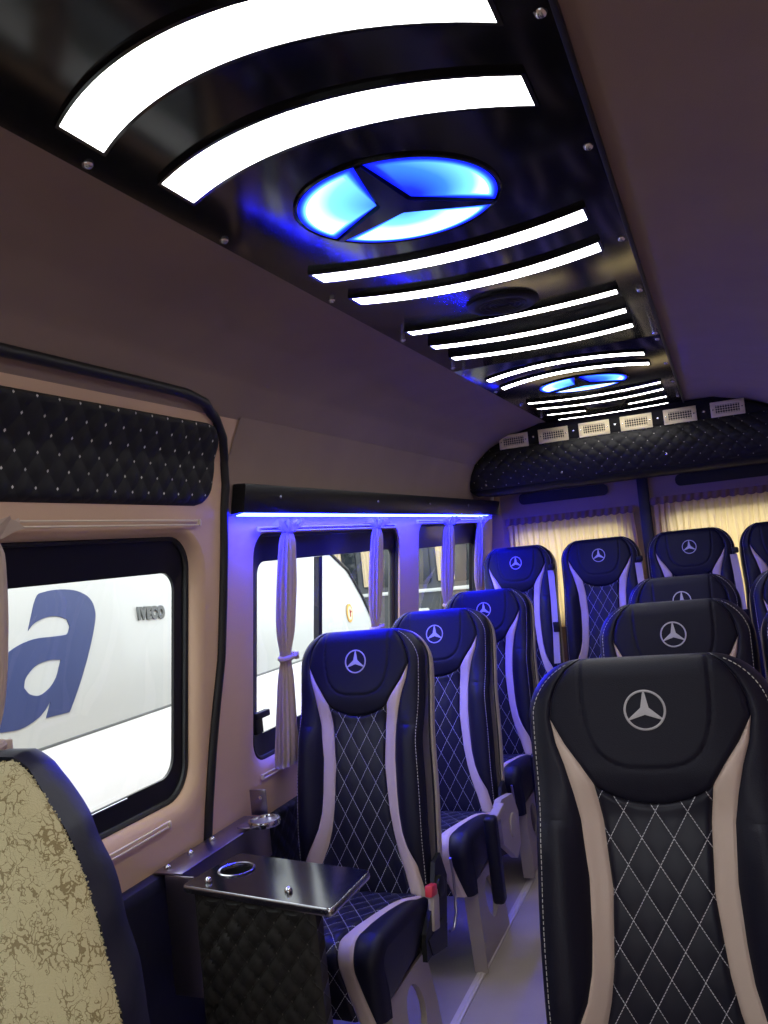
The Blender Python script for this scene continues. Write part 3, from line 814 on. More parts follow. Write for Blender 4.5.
    for sg in (-1, 1):
        v, f, uv = region('s', c_, o_, .116, TL, BEIGE, back, 8, 90, True, True, False, False)
        if sg < 0: v = [Vector((-p[0], p[1], p[2])) for p in v]; f = [q[::-1] for q in f]
        obj('side_stripe', v, f, BEIGE, back, uv)['label'] = 'beige leather stripe'
    # edge stitching
    def path(q):   # along the outline, 17 mm inside
        t = .012 + (TL - .03) * q ** 1.2; return wid(t) - .013 - .010 * (1 - min(1, t / .1)) , t
    for sg in (-1, 1):
        mb = MB(); pts = [path(q / 600) for q in range(601)]
        seg = []; dist = 0
        P3 = [BP(sg * u, t, HB(u, t) + .0008) for u, t in pts]
        acc = 0; cur = [P3[0]]
        for a, b2 in zip(P3, P3[1:]):
            acc += (b2 - a).length
            ph = acc % .0095
            if ph < .0062: cur.append(b2)
            else:
                if len(cur) > 1: mb.tube([cur[0], cur[-1]], .0009, 4, cap=False)
                cur = [b2]
        mb.build('edge_stitching', THREADM, back)
    # emblem on the headrest
    mb = MB(); tc_ = .102; n = 48
    def E(u, t, dh): return BP(u, t, HB(u, t) + hpad(u, t) + dh)
    rv = []
    for rr, dh in ((.0370, -.001), (.0370, .0018), (.0350, .0026), (.0330, .0018), (.0330, -.001)): rv += [E(rr * cos(2 * pi * i / n), tc_ + rr * sin(2 * pi * i / n), dh) for i in range(n)]
    mb.add(rv, [(k * n + i, k * n + (i + 1) % n, (k + 1) * n + (i + 1) % n, (k + 1) * n + i) for k in range(4) for i in range(n)])
    for a in (90, 210, 330):
        a_ = rad(a); tip = (.0335 * cos(a_), -.0335 * sin(a_)); l_ = (.0085 * cos(a_ + pi / 3), -.0085 * sin(a_ + pi / 3)); r_ = (.0085 * cos(a_ - pi / 3), -.0085 * sin(a_ - pi / 3))
        t1 = (.035 * cos(a_ + .035), -.035 * sin(a_ + .035)); t2 = (.035 * cos(a_ - .035), -.035 * sin(a_ - .035))
        mb.add([E(0, tc_, .0028), E(l_[0], tc_ + l_[1], .0016), E(t1[0], tc_ + t1[1], .0016), E(tip[0], tc_ + tip[1], .0022), E(t2[0], tc_ + t2[1], .0016), E(r_[0], tc_ + r_[1], .0016)],
               [(0, 1, 2, 3), (0, 3, 4, 5)])
    mb.build('emblem', SILVER, head)['label'] = 'silver three-pointed star in a ring'
    # --- seat cushion
    def creg(lo, hi, nu, nv, extra=None, s0=0.0, side=1, both=True):
        v = []; uv = []
        for j in range(nv + 1):
            s = s0 + (CL - s0) * j / nv
            for i in range(nu + 1):
                a = i / nu; u = lo(s) + (hi(s) - lo(s)) * a
                d = min(u - lo(s), hi(s) - u) if both else u - lo(s)
                h = CH(u, s) + seam(d)
                if extra: h += extra(u, s)
                p = CPt(side * u, s, h); v.append(p); uv.append((u, s))
        f = [(j * (nu + 1) + i, j * (nu + 1) + i + 1, (j + 1) * (nu + 1) + i + 1, (j + 1) * (nu + 1) + i) for j in range(nv) for i in range(nu)]
        return v, f, uv
    mb = MB(); nv = 60
    for sg in (-1, 1):
        v, f, uv = creg(co, lambda s: .228, 14, nv, side=sg, both=False); mb.add(v, f)
        # side gusset
        side = [CPt(sg * .228, CL * j / nv, CH(.228, CL * j / nv)) for j in range(nv + 1)]
        low = [Vector((sg * .222, p.y + .02 * (p.y < -.4), min(p.z - .002, .345 - .10 * (-p.y - .14)))) for p in side]
        mid = [(a + b2) / 2 + Vector((sg * .006, 0, 0)) for a, b2 in zip(side, low)]
        v = side + mid + low; q = nv + 1
        mb.add(v, [(k * q + i, k * q + i + 1, (k + 1) * q + i + 1, (k + 1) * q + i) for k in range(2) for i in range(nv)])
    # underside and back closure
    mb.box((0, -.315, .345), (.43, .36, .03), .008)
    cush = mb.build('seat_cushion', LEATHER, root)
    v, f, uv = creg(lambda s: -cc(s), cc, 44, 110, extra=lambda u, s: pillow(u, s, .06, .08, .003)); MB().add(v, f, uv).build('quilted_insert', CQUILT, cush, uv=True)
    for sg in (-1, 1):
        v, f, uv = creg(cc, co, 8, 70, side=sg); MB().add(v, f).build('side_stripe', BEIGE, cush)['label'] = 'beige leather stripe'
    # --- base: frame and two side legs
    mb = MB(); mb.box((0, -.22, .312), (.40, .03, .03), .004).box((0, -.43, .312), (.40, .03, .03), .004).box((-.19, -.325, .312), (.03, .24, .03), .004).box((.19, -.325, .312), (.03, .24, .03), .004)
    mb.build('seat_frame', BLACKP, root)
    for sg in (-1, 1):
        x = .205 * sg
        def hole(): return [(-.295 + .060 * cos(a) - .03 * sin(a) , .185 + .082 * sin(a)) for a in [2 * pi * k / 20 for k in range(20)]]
        outl = [(-.47, 0), (-.10, 0), (-.13, .12), (-.17, .24), (-.19, .30), (-.50, .30), (-.495, .20), (-.48, .10)]
        # plate with hole
        V = [Vector(p) for p in outl] + [Vector(p) for p in hole()]
        Ed = [(i, (i + 1) % 8) for i in range(8)] + [(8 + i, 8 + (i + 1) % 20) for i in range(20)]
        vv, ee, ff, *_ = geometry.delaunay_2d_cdt(V, Ed, [], 1, 1e-6)
        def inh(c): return math.hypot((c[0] + .295 + .03 * (c[1] - .185) / .082) / .060, (c[1] - .185) / .082) < .97
        ff = [t for t in ff if not inh((sum(vv[i][0] for i in t) / 3, sum(vv[i][1] for i in t) / 3))]
        mb = MB()
        for xx in (x - .009, x + .009): mb.add([(xx, p[0], p[1]) for p in vv], [tuple(t) for t in ff])
        for lp in (outl, hole()):
            m_ = len(lp); mb.add([(x - .009, a, b2) for a, b2 in lp] + [(x + .009, a, b2) for a, b2 in lp], [(i, (i + 1) % m_, m_ + (i + 1) % m_, m_ + i) for i in range(m_)])
        # folded flanges at the front
        fl = [(-.47, 0), (-.48, .10), (-.495, .20), (-.50, .30)]
        mb.add([(x + .024 * e2, a - .002, b2) for a, b2 in fl for e2 in (-1, 1)], [(2 * i, 2 * i + 1, 2 * i + 3, 2 * i + 2) for i in range(3)])
        mb.add([(x + .024 * e2, a + .003, b2) for a, b2 in fl for e2 in (-1, 1)], [(2 * i, 2 * i + 1, 2 * i + 3, 2 * i + 2) for i in range(3)])
        mb.build('leg', LEGM, root)
    # recliner hinge and lever on the aisle side
    if aisle == 0: return finish_seat(root, armrest, belt)
    mb = MB(); x = .246
    mb.prism([(-.20, .30), (-.07, .33), (-.03, .45), (-.07, .53), (-.12, .52), (-.16, .43), (-.25, .37), (-.26, .30)], lambda a, b2, d: (d, a, b2), .232, .246)
    mb.lathe([(.03, 0), (.03, .012), (.012, .016), (.001, .016)], 20, Matrix.Translation((.246, -.115, .45)) @ Matrix.Rotation(pi / 2, 4, 'Y'))
    mb.prism([(-.22, .30), (-.10, .27), (-.08, .33), (-.12, .36), (-.24, .35)], lambda a, b2, d: (d, a, b2), .215, .25)
    mb.build('recliner_bracket', BLACKP, root)
    mb = MB(); mb.tube([(.262, -.03, .50), (.264, -.022, .44), (.264, -.03, .34), (.262, -.06, .305), (.258, -.09, .31)], .0045, 8)
    mb.build('recliner_lever', DARKSTEEL, root)
    # buckle
    mb = MB(); rt = Matrix.Rotation(rad(-12), 3, 'X')
    mb.box((.245, -.165, .405), (.020, .05, .11), .006, rt)
    bk = mb.build('belt_buckle', SHELL, root)
    MB().box((.245, -.173, .461), (.023, .048, .032), .005, rt).build('release_button', RED, bk)
    if aisle < 0:
        for o_n in [q for q in COL.objects if q.name.split('.')[0] in ('recliner_bracket', 'recliner_lever', 'belt_buckle', 'release_button') and (q.parent == root or q.parent == bk)]:
            o_n.data.transform(Matrix.Scale(-1, 4, (1, 0, 0))); o_n.data.flip_normals()
    return finish_seat(root, armrest, belt)

def finish_seat(root, armrest, belt):
    if armrest:
        mb = MB()
        mb.prism([(-.27, .36), (-.10, .25), (-.03, .28), (-.02, .40), (-.08, .485), (-.24, .510), (-.28, .495)], lambda a, b2, d: (d, a, b2), .250, .275)
        mb.lathe([(.045, 0), (.045, .006), (.03, .010), (.001, .010)], 24, Matrix.Translation((.275, -.12, .38)) @ Matrix.Rotation(pi / 2, 4, 'Y'))
        mb.build('side_cover', SHELL, root)
        mb = MB(); mb.box((.275, -.400, .355), (.045, .050, .30), .014, Matrix.Rotation(rad(3), 3, 'X'), 3)
        ar = mb.build('armrest', LEATHER, root)
        MB().box((.275, -.335, .485), (.036, .15, .030), .008, Matrix.Rotation(rad(6), 3, 'X')).build('armrest_hinge', SHELL, ar)
    if belt:
        mb = MB(); x = .226
        pts = [(x - .006, .02, 1.04), (x + .004, -.03, .90), (x + .006, -.08, .72), (x + .004, -.13, .55)]
        v = []
        for (a, b2, c) in pts:
            for e1 in (0, 1):
                for e2 in (-1, 1): v.append((a + .018 * e2 - .006, b2 - .052 - .002 * e1, c))
        f = []
        for k in range(3):
            b0 = 4 * k; f += [(b0, b0 + 1, b0 + 5, b0 + 4), (b0 + 2, b0 + 3, b0 + 7, b0 + 6), (b0, b0 + 2, b0 + 6, b0 + 4), (b0 + 1, b0 + 3, b0 + 7, b0 + 5)]
        mb.add(v, f); sb = mb.build('seat_belt', BELT, root)
        MB().box((x - .002, -.035, 1.06), (.034, .05, .03), .008).build('belt_guide', BLACKP, sb)
        MB().box((x + .008, -.150, .74), (.034, .012, .055), .004).build('belt_tongue', BLACKP, sb)
    return root

plain = make_seat(); armed = make_seat(armrest=True); belted = make_seat(belt=True, aisle=0); rowed = make_seat(aisle=-1); inner = make_seat(aisle=0)
used = set()
def place(src, x, y, dz, label, group, sx=.975):
    o = src if src.name not in used else copy_tree(src)
    used.add(src.name); o.location = (x, y, dz); o.scale.x = sx; tag(o, label, 'seat', group)
    return o
LG, RG, BG = 'black leather seats along the left windows', 'black leather seats right of the aisle', 'black leather seats in the rear row'
place(plain, -.663, 2.48, .018, 'black and beige leather seat nearest the small gloss table, left side', LG)
place(armed, -.661, 3.27, .004, 'middle left window seat with hanging armrest, behind the seat by the table', LG)
place(armed, -.658, 4.03, .024, 'third left window seat, just before the rear row', LG)
place(rowed, .288, 1.655, .011, 'large black leather seat nearest the camera beside the aisle', RG, 1.03)
place(rowed, .294, 2.60, .030, 'aisle seat directly behind the large nearest black seat', RG, .98)
place(rowed, .286, 3.45, .050, 'third aisle seat on the right, only its headrest showing before the rear row', RG, .93)
place(inner, .742, 2.60, .024, 'outer right seat cut by the right edge, beside the second aisle seat', RG, .95)
place(inner, .738, 3.45, .050, 'farther outer right seat cut by the right edge, beside the third aisle seat', RG, .95)
RZ = .215
place(belted, -.640, 4.74, RZ, 'rear row seat beside the left wall, lit blue', BG, .92)
place(belted, -.180, 4.74, RZ, 'rear row seat in front of the left cream curtain, second from the left wall', BG, .96)
place(belted, .288, 4.74, RZ, 'rear row seat right of the dark door post', BG, .98)
place(inner, .746, 4.74, RZ, 'rightmost rear row seat, cut by the right edge', BG, .95)
# podium under the rear row
mb = MB(); mb.box((.05, 4.68, .1), (1.98, .98, .2), .006); tag(mb.build('trim_3', FLOORM), kind='structure')

# ------------------------------------------------------------------ cream covered seats in the foreground
def cream_seat(x, y, H, HW, label, rz=0.0):
    root = empty('covered_seat', (x, y, 0), rz)
    def wd(t):
        return HW * interp(t, [0, .008, .017, .045, .10, .166, .230, .296, .36, .50, .8], [.10, .17, .23, .34, .52, .68, .78, .87, .95, 1.0, 1.0])
    L_ = .80; nu, nv = 40, 90; v = []; tilt = rad(7)
    def P(u, t, d): return Vector((u, .0 - t * sin(tilt) + d * cos(tilt), H - t * cos(tilt) + d * sin(tilt) * 0))
    def front(u, t):
        w_ = wd(t) + 1e-4; d = min(w_ - abs(u), t + .004); return -roll(max(0, min(d, .03)), .03) * .8 - .012 * cos(u / w_ * pi / 2)
    for j in range(nv + 1):
        t = L_ * (j / nv) ** 1.3
        for i in range(nu + 1): u = (-1 + 2 * i / nu) * wd(t); v.append(P(u, t, front(u, t)))
    f = [(j * (nu + 1) + i, (j + 1) * (nu + 1) + i, (j + 1) * (nu + 1) + i + 1, j * (nu + 1) + i + 1) for j in range(nv) for i in range(nu)]
    pan = obj('plush_panel', v, f, CREAM, root, auto=False); pan['label'] = 'cream plush front with olive crackle pattern'
    # fringe of fibres along the panel edge, then navy side band
    rnd = random.Random(3); fr = MB(); P2 = []
    mb = MB(); ol = [(-wd(L_ * (j / 80) ** 1.3), L_ * (j / 80) ** 1.3) for j in range(80, -1, -1)] + [(wd(L_ * (j / 80) ** 1.3), L_ * (j / 80) ** 1.3) for j in range(0, 81)]
    n = len(ol); v = []
    prof_ = [(.024, -.002), (.022, .003), (.045, .007), (.070, .006), (.085, .0), (.092, -.015)]
    for d, ex in prof_:
        for k, (u, t) in enumerate(ol):
            wr = .0025 * sin(t * 55 + d * 40) ; s_ = 1 if u > 0 else -1
            topk = 1 - min(1, t / .06)
            v.append(P(u + s_ * (ex + wr) * (1 - .7 * topk), t - (ex + wr) * topk, d))
    mb.add(v, [(k * n + i, k * n + i + 1, (k + 1) * n + i + 1, (k + 1) * n + i) for k in range(len(prof_) - 1) for i in range(n - 1)] + [tuple((len(prof_) - 1) * n + i for i in range(n))])
    mb.build('side_band', NAVY, root)['label'] = 'navy vinyl side band'
    for k in range(n - 1):
        (u0, t0), (u1, t1) = ol[k], ol[k + 1]
        L1 = math.hypot(u1 - u0, t1 - t0); m_ = max(1, int(L1 / .0035))
        for q in range(m_):
            a = (q + rnd.random()) / m_; u = u0 + (u1 - u0) * a; t = t0 + (t1 - t0) * a; s_ = 1 if u > 0 else -1
            p = P(u - s_ * .002, t, front(u, t) + .001); ln = .002 + .004 * rnd.random()
            e_ = p + Vector((s_ * ln, -.001, rnd.uniform(-.5, .5) * ln)); fr.tube([p, e_], .0016, 4)
    fr.build('fuzzy_edge', CREAM, root)
    # cushion, base
    cu = MB(); v = []
    for j in range(21):
        s = j / 20
        for i in range(21):
            uu = -1 + 2 * i / 20; e_ = (1 - abs(uu) ** 6) * (1 - s ** 8); v.append((uu * (HW + .0), -.09 - .42 * s, .42 + .075 * e_))
    cu.add(v, [(j * 21 + i, j * 21 + i + 1, (j + 1) * 21 + i + 1, (j + 1) * 21 + i) for j in range(20) for i in range(20)])
    cu.box((0, -.28, .385), (2 * HW - .01, .43, .08), .02); cu.build('seat_cushion', NAVY, root)
    for sg in (-1, 1): MB().box((sg * (HW - .05), -.26, .175), (.03, .34, .35), .006).build('leg', LEGM, root)
    tag(root, label, 'seat'); return root
cream_seat(-.662, 1.03, 1.180, .248, 'seat with cream crackle-pattern plush cover and navy side, bottom left corner')
cream_seat(.672, .90, 1.165, .215, 'cream plush covered seat of which only a sliver shows at the lower right edge')

# ------------------------------------------------------------------ table, wall bracket, cup ring
def table():
    root = empty('side_table', (-.60, 1.76, 0)); off = -root.location; Z = .722
    # top corners (front-left, front-right, back-right, back-left)
    c = [(-.808, 1.688), (-.385, 1.612), (-.385, 1.822), (-.780, 1.895)]
    def rounded(c, r):
        out = []
        n = len(c)
        for i in range(n):
            p = Vector(c[i]); a = (Vector(c[i - 1]) - p).normalized(); b2 = (Vector(c[(i + 1) % n]) - p).normalized()
            p0 = p + a * r; p1 = p + b2 * r
            for k in range(7):
                t = k / 6; out.append(tuple((1 - t) ** 2 * p0 + 2 * t * (1 - t) * p + t * t * p1))
        return out
    out = rounded(c, .016); hc = (-.722, 1.788); hr = .040; m_ = 36
    hole = [(hc[0] + hr * cos(2 * pi * k / m_), hc[1] + hr * sin(2 * pi * k / m_)) for k in range(m_)]
    V = [Vector(p) for p in out] + [Vector(p) for p in hole]; n = len(out)
    Ed = [(i, (i + 1) % n) for i in range(n)] + [(n + i, n + (i + 1) % m_) for i in range(m_)]
    vv, ee, ff, *_ = geometry.delaunay_2d_cdt(V, Ed, [], 1, 1e-6)
    def ok(t):
        cx = sum(vv[i][0] for i in t) / 3; cy = sum(vv[i][1] for i in t) / 3; return math.hypot(cx - hc[0], cy - hc[1]) > hr * .97
    ff = [tuple(t) for t in ff if ok(t)]; mb = MB()
    for z in (Z, Z - .018): mb.add([(p[0], p[1], z) for p in vv], ff)
    ctr = Vector((-.59, 1.755))
    rim = [(0, 0), (.003, -.002), (.0045, -.006), (.0045, -.012), (.003, -.016), (0, -.018)]; v = []
    for e_, dz in rim:
        for p in out: q = Vector(p); d = (q - ctr).normalized(); q = q + d * e_; v.append((q.x, q.y, Z + dz))
    top = mb.build('table_top', TABLEM, root); top.location = off
    MB().add(v, [(k * n + i, k * n + (i + 1) % n, (k + 1) * n + (i + 1) % n, (k + 1) * n + i) for k in range(5) for i in range(n)]).build('edge_highlight', STEELB, top)['label'] = 'thin bright metal rim standing in for the edge highlight'  # rim made of steel to put in the pale highlight along the edge
    # cup well
    cup = MB(); cup.lathe([(.0455, .000), (.0455, .003), (.043, .0045), (.0395, .003), (.0385, -.006)], 36, Matrix.Translation((hc[0], hc[1], Z)), cap=False)
    o = cup.build('cup_holder', STEELB, root); o.location = off
    o['label'] = 'metal rim of the cup well'
    MB().lathe([(.0385, -.006), (.038, -.06), (.034, -.066), (.001, -.066)], 36, Matrix.Translation((hc[0], hc[1], Z)), cap=False).build('cup_well', BLACKP, o)
    for x, y in ((-.752, 1.712), (-.522, 1.682)):
        o = MB().lathe([(.009, 0), (.009, .005), (.006, .010), (.002, .012), (.001, .012)], 14, Matrix.Translation((x, y, Z))).build('dome_bolt', STEEL, root); o.location = off
    # quilted box below, tapering with the top
    b4 = [(-.792, 1.709), (-.440, 1.645), (-.436, 1.668), (-.788, 1.732)]; z0, z1 = .0, Z - .02
    mb = MB(); sides = [(0, 1), (1, 2), (2, 3), (3, 0)]; acc = 0
    for a, b2 in sides:
        A, B = Vector(b4[a]), Vector(b4[b2]); L1 = (B - A).length; nrm = Vector(((B - A).y, -(B - A).x)).normalized()
        nu, nv = max(2, int(L1 / .007)), int((z1 - z0) / .007)
        def fn(i, j, A=A, B=B, nrm=nrm, L1=L1, acc=acc):
            e_ = (L1 > .1) * min(1, i * L1 / .015, (1 - i) * L1 / .015, (1 - j) * (z1 - z0) / .015); p = A.lerp(B, i) + nrm * pillow(acc + i * L1, z0 + (z1 - z0) * j, .060, .066, .014) * max(e_, 0); return (p.x, p.y, z0 + (z1 - z0) * j)
        v, f, uv = grid(fn, nu, nv, lambda i, j, L1=L1, acc=acc: (acc + i * L1, z0 + (z1 - z0) * j)); mb.add(v, f, uv); acc += L1
    o = mb.build('quilted_box', TQUILT, root, uv=True); o.location = off
    tag(root, 'small gloss black table with cup well on a black quilted box', 'table')
TQUILT = quilt_mat('quilted_box_vinyl', (0.024, 0.022, 0.020), 0.060, 0.066, (0.16, 0.14, 0.12), 0.001, dots=0.04, rough=0.42, bumpk=1.0)
TABLEM = mat('gloss_black_table', (0.006, 0.006, 0.008), 0.14, spec=0.32, coat=0, bump=(40, .05))
STEELB = mat('brushed_rim', (0.5, 0.5, 0.54), 0.25, metal=1.0)
table()

def bracket():
    root = empty('wall_bracket', (-.93, 1.95, .45)); off = -root.location
    mb = MB()
    # top flange, vertical face, end plate, upright rear tab
    mb.box((-.906, 1.98, .713), (.085, .43, .006), .0015)
    mb.box((-.866, 1.98, .66), (.005, .43, .11), .0015)
    mb.box((-.872, 1.764, .565), (.085, .005, .29), .0015)
    mb.box((-.905, 2.215, .75), (.055, .005, .075), .0015)
    o = mb.build('bracket_plate', DARKSTEEL, root); o.location = off
    for y in (1.791, 1.89, 1.992):
        o = MB().lathe([(.009, 0), (.009, .004), (.006, .009), (.001, .011)], 14, Matrix.Translation((-.925, y, .716))).build('screw', STEEL, root); o.location = off
    o = MB().lathe([(.007, 0), (.006, .003), (.001, .004)], 12, Matrix.Translation((-.895, 2.2125, .765)) @ Matrix.Rotation(pi / 2, 4, 'X')).build('screw', STEEL, root); o.location = off
    tag(root, 'polished dark steel angle bracket screwed to the door ledge beside the table', 'bracket')
    r2 = empty('cup_ring', (-.84, 2.06, .70)); off = -r2.location
    mb = MB(); mb.lathe([(.044, -.010), (.046, 0), (.044, .006), (.040, .006), (.038, 0), (.038, -.010)], 30, Matrix.Translation((-.822, 2.10, .735)), cap=False)
    o = mb.build('ring', STEEL, r2); o.location = off
    mb = MB(); mb.lathe([(.038, -.004), (.038, .000), (.001, .000)], 30, Matrix.Translation((-.822, 2.10, .733))).box((-.866, 2.09, .7255), (.05, .05, .006), .002)
    o = mb.build('plate', DARKSTEEL, r2); o.location = off
    tag(r2, 'round chrome ring holder on the bracket behind the table', 'cup holder')
bracket()

# ------------------------------------------------------------------ outside
o = obj('trim_4', [(-60, -60, -.55), (60, -60, -.55), (60, 60, -.55), (-60, 60, -.55)], [(0, 1, 2, 3)], ASPHALT, smooth=False)
o.name = 'ground'; tag(o, kind='structure')
def outside_van():
    root = empty('parked_white_van', (-3.3, 3.5, -.55)); off = -root.location
    X = -2.4
    def put(mb, name, m, par=root, uv=False):
        o = mb.build(name, m, par, uv)
        if par is root: o.location = off
        return o
    def sx(z): return X - .10 * max(0, (z - .9)) ** 1.5
    ef = [(5.55, 2.25), (5.85, 1.80), (6.12, 1.484), (6.38, 1.334 - .0), (6.572, 1.112), (6.731, .884), (6.80, .755)]
    def yend(z):
        zs = [p[1] for p in ef][::-1]; ys = [p[0] for p in ef][::-1]; return interp(z, zs, ys)
    nz = 30; v = []
    for j in range(nz + 1):
        z = .755 + (2.25 - .755) * j / nz
        for i in range(31): v.append((sx(z), -2.0 + (yend(z) + 2.0) * i / 30, z))
    F = [(j * 31 + i, j * 31 + i + 1, (j + 1) * 31 + i + 1, (j + 1) * 31 + i) for j in range(nz) for i in range(30)]
    mb = MB().add(v, F); n0 = []
    # roof, far side, ends
    mb.add([(sx(2.25), -2, 2.25), (sx(2.25), 5.55, 2.25), (-2.75, 5.45, 2.36), (-2.75, -2, 2.36), (-4.0, -2, 2.36), (-4.0, 5.45, 2.36), (-4.35, 5.55, 2.2), (-4.35, -2, 2.2), (-4.4, -2, .3), (-4.4, 6.8, .3)],
           [(0, 1, 2, 3), (3, 2, 5, 4), (4, 5, 6, 7), (7, 6, 9, 8)])
    put(mb, 'body_side', VAN)
    v, f, _ = grid(lambda a, t: (X + .002 + .07 * sin(pi * .8 * t), -2.0 + 8.9 * a, .745 - .85 * t), 20, 10); put(MB().add(v, f), 'lower_body', VANL)
    put(MB().box((X - .002, 2.4, .749), (.012, 8.8, .014), .003), 'body_moulding', GREYL)
    # windscreen and dark interior beyond the curved pillar
    v = []
    for k, (y, z) in enumerate(ef):
        for i in range(9): v.append((sx(z) - 1.9 * i / 8, y + .45 * sin(pi * i / 8), z))
    put(MB().add(v, [(k * 9 + i, k * 9 + i + 1, (k + 1) * 9 + i + 1, (k + 1) * 9 + i) for k in range(len(ef) - 1) for i in range(8)]), 'windscreen', VGLASS)
    put(MB().tube([(sx(z) + .004, y, z) for y, z in ef], .014, 8), 'pillar_seal', RUBBER)
    v, f, _ = grid(lambda a, t: (X - .05 - 1.9 * a, 6.85 + .5 * sin(pi * a) - .02 * t, .76 - .8 * t), 12, 4); put(MB().add(v, f), 'bonnet', VAN)
    for yy in (-.6, 5.6):
        put(MB().lathe([(.33, -.1), (.35, -.08), (.35, .08), (.33, .1), (.2, .1), (.18, .06), (.001, .06)], 32, Matrix.Translation((X - .12, yy, -.20)) @ Matrix.Rotation(pi / 2, 4, 'Y')), 'wheel', RUBBER)
    # lettering on the side
    A = [(2.983, 1.405), (3.037, 1.43), (3.143, 1.434), (3.252, 1.417), (3.328, 1.374), (3.35, 1.307), (3.327, 1.237), (3.275, 1.14), (3.217, 1.046), (3.15, .949), (3.093, .872), (2.949, .876), (2.985, .944), (2.915, .892), (2.817, .864), (2.726, .867), (2.641, .887), (2.597, .948), (2.605, 1.027), (2.664, 1.11), (2.721, 1.156), (2.817, 1.205), (2.934, 1.228), (3.055, 1.224), (3.120, 1.222), (3.145, 1.228), (3.163, 1.256), (3.152, 1.292), (3.096, 1.312), (3.024, 1.315), (2.951, 1.297), (2.909, 1.269)]
    Hh = [(3.077, 1.115), (3.002, 1.123), (2.92, 1.11), (2.858, 1.07), (2.84, 1.03), (2.869, .996), (2.925, .981), (2.988, 1.002), (3.033, 1.039), (3.058, 1.08)]
    def rounded_outline(p):
        out = []; n = len(p)
        for i in range(n):
            a, b2, c = Vector(p[i - 1]), Vector(p[i]), Vector(p[(i + 1) % n]); d = Vector(p[(i + 2) % n])
            def corner(u, v, w_):
                return (v - u).angle(w_ - v) > rad(48)
            out.append(tuple(b2)); s0 = corner(a, b2, c); s1 = corner(b2, c, d)
            m0 = (c - b2) if s0 else (c - a) * .5; m1 = (c - b2) if s1 else (d - b2) * .5
            if s0 and s1: continue
            for t in (.25, .5, .75):
                out.append(tuple((2 * t ** 3 - 3 * t ** 2 + 1) * b2 + (t ** 3 - 2 * t ** 2 + t) * m0 + (3 * t ** 2 - 2 * t ** 3) * c + (t ** 3 - t ** 2) * m1))
        return out
    def letter(outer, hole):
        outer = rounded_outline(outer); hole = rounded_outline(hole) if hole else None
        V = [Vector(p) for p in outer]; n = len(outer); Ed = [(i, (i + 1) % n) for i in range(n)]
        if hole: V += [Vector(p) for p in hole]; m_ = len(hole); Ed += [(n + i, n + (i + 1) % m_) for i in range(m_)]
        vv, ee, ff, *_ = geometry.delaunay_2d_cdt(V, Ed, [], 1, 1e-6)
        def ins(p, poly):
            c = False
            for i in range(len(poly)):
                (x1, y1), (x2, y2) = poly[i], poly[i - 1]
                if (y1 > p[1]) != (y2 > p[1]) and p[0] < (x2 - x1) * (p[1] - y1) / (y2 - y1) + x1: c = not c
            return c
        F = []
        for t in ff:
            c = (sum(vv[i][0] for i in t) / 3, sum(vv[i][1] for i in t) / 3)
            if ins(c, outer) and not (hole and ins(c, hole)): F.append(tuple(t))
        mb = MB(); mb.add([(sx(p[1]) + .004, p[0], p[1]) for p in vv], F)
        for lp in ([outer, hole] if hole else [outer]):
            k = len(lp); mb.add([(sx(b2) + .004, a, b2) for a, b2 in lp] + [(sx(b2) - .01, a, b2) for a, b2 in lp], [(i, (i + 1) % k, k + (i + 1) % k, k + i) for i in range(k)])
        return mb
    put(letter(A, Hh), 'blue_letter', BLUEL)
    put(letter([(2.56, 1.425), (2.817, 1.415), (2.777, 1.345), (2.735, 1.280), (2.60, 1.00), (2.46, .87), (2.38, .87), (2.34, 1.00), (2.30, 1.20), (2.28, 1.425), (2.40, 1.425), (2.43, 1.20), (2.45, 1.08), (2.52, 1.20)], None), 'blue_letter', BLUEL)
    # badge
    cu = bpy.data.curves.new('badge', 'FONT'); cu.body = 'IVECO'; cu.size = .086; cu.extrude = .006; cu.offset = .0060; cu.space_character = 1.15; cu.align_x = 'LEFT'
    to = bpy.data.objects.new('badge_text', cu); COL.objects.link(to)
    bpy.context.view_layer.update(); me = bpy.data.meshes.new_from_object(to.evaluated_get(bpy.context.evaluated_depsgraph_get()))
    bpy.data.objects.remove(to); me.materials.clear(); me.materials.append(GREYL)
    xs = [v_.co.x for v_ in me.vertices]; sc = .225 / (max(xs) - min(xs))
    for v_ in me.vertices:
        x, y, z = v_.co; v_.co = (sx(1.26) + .006 + z, 3.66 + (x - min(xs)) * sc, 1.235 - .06 * (x - min(xs)) * sc + y)
    o = bpy.data.objects.new('badge', me); COL.objects.link(o); o.parent = root; o.location = off
    # round orange sticker
    mb = MB(); n = 28
    mb.prism([(6.28 + .055 * cos(2 * pi * k / n), .99 + .075 * sin(2 * pi * k / n)) for k in range(n)], lambda a, b2, d: (d, a, b2), X + .0, X + .006)
    put(mb, 'round_sticker', ORANGE)
    mb = MB(); mb.prism([(6.28 + .040 * cos(2 * pi * k / n), .99 + .055 * sin(2 * pi * k / n)) for k in range(n)], lambda a, b2, d: (d, a, b2), X + .004, X + .008)
    put(mb, 'sticker_centre', CREAMP)
    put(MB().box((X + .009, 6.28, .99), (.003, .018, .06), .001).box((X + .009, 6.29, 1.0), (.003, .04, .014), .001), 'sticker_mark', REDD)
    tag(root, 'white van parked alongside with large blue lettering, seen through the left windows', 'van')
VGLASS = mat('grey_windscreen', (0.30, 0.31, 0.29), 0.15)
ORANGE = mat('orange_sticker', (0.75, 0.42, 0.08), 0.5); CREAMP = mat('sticker_cream', (0.8, 0.72, 0.5), 0.5); REDD = mat('sticker_red', (0.5, 0.05, 0.03), 0.5)
outside_van()

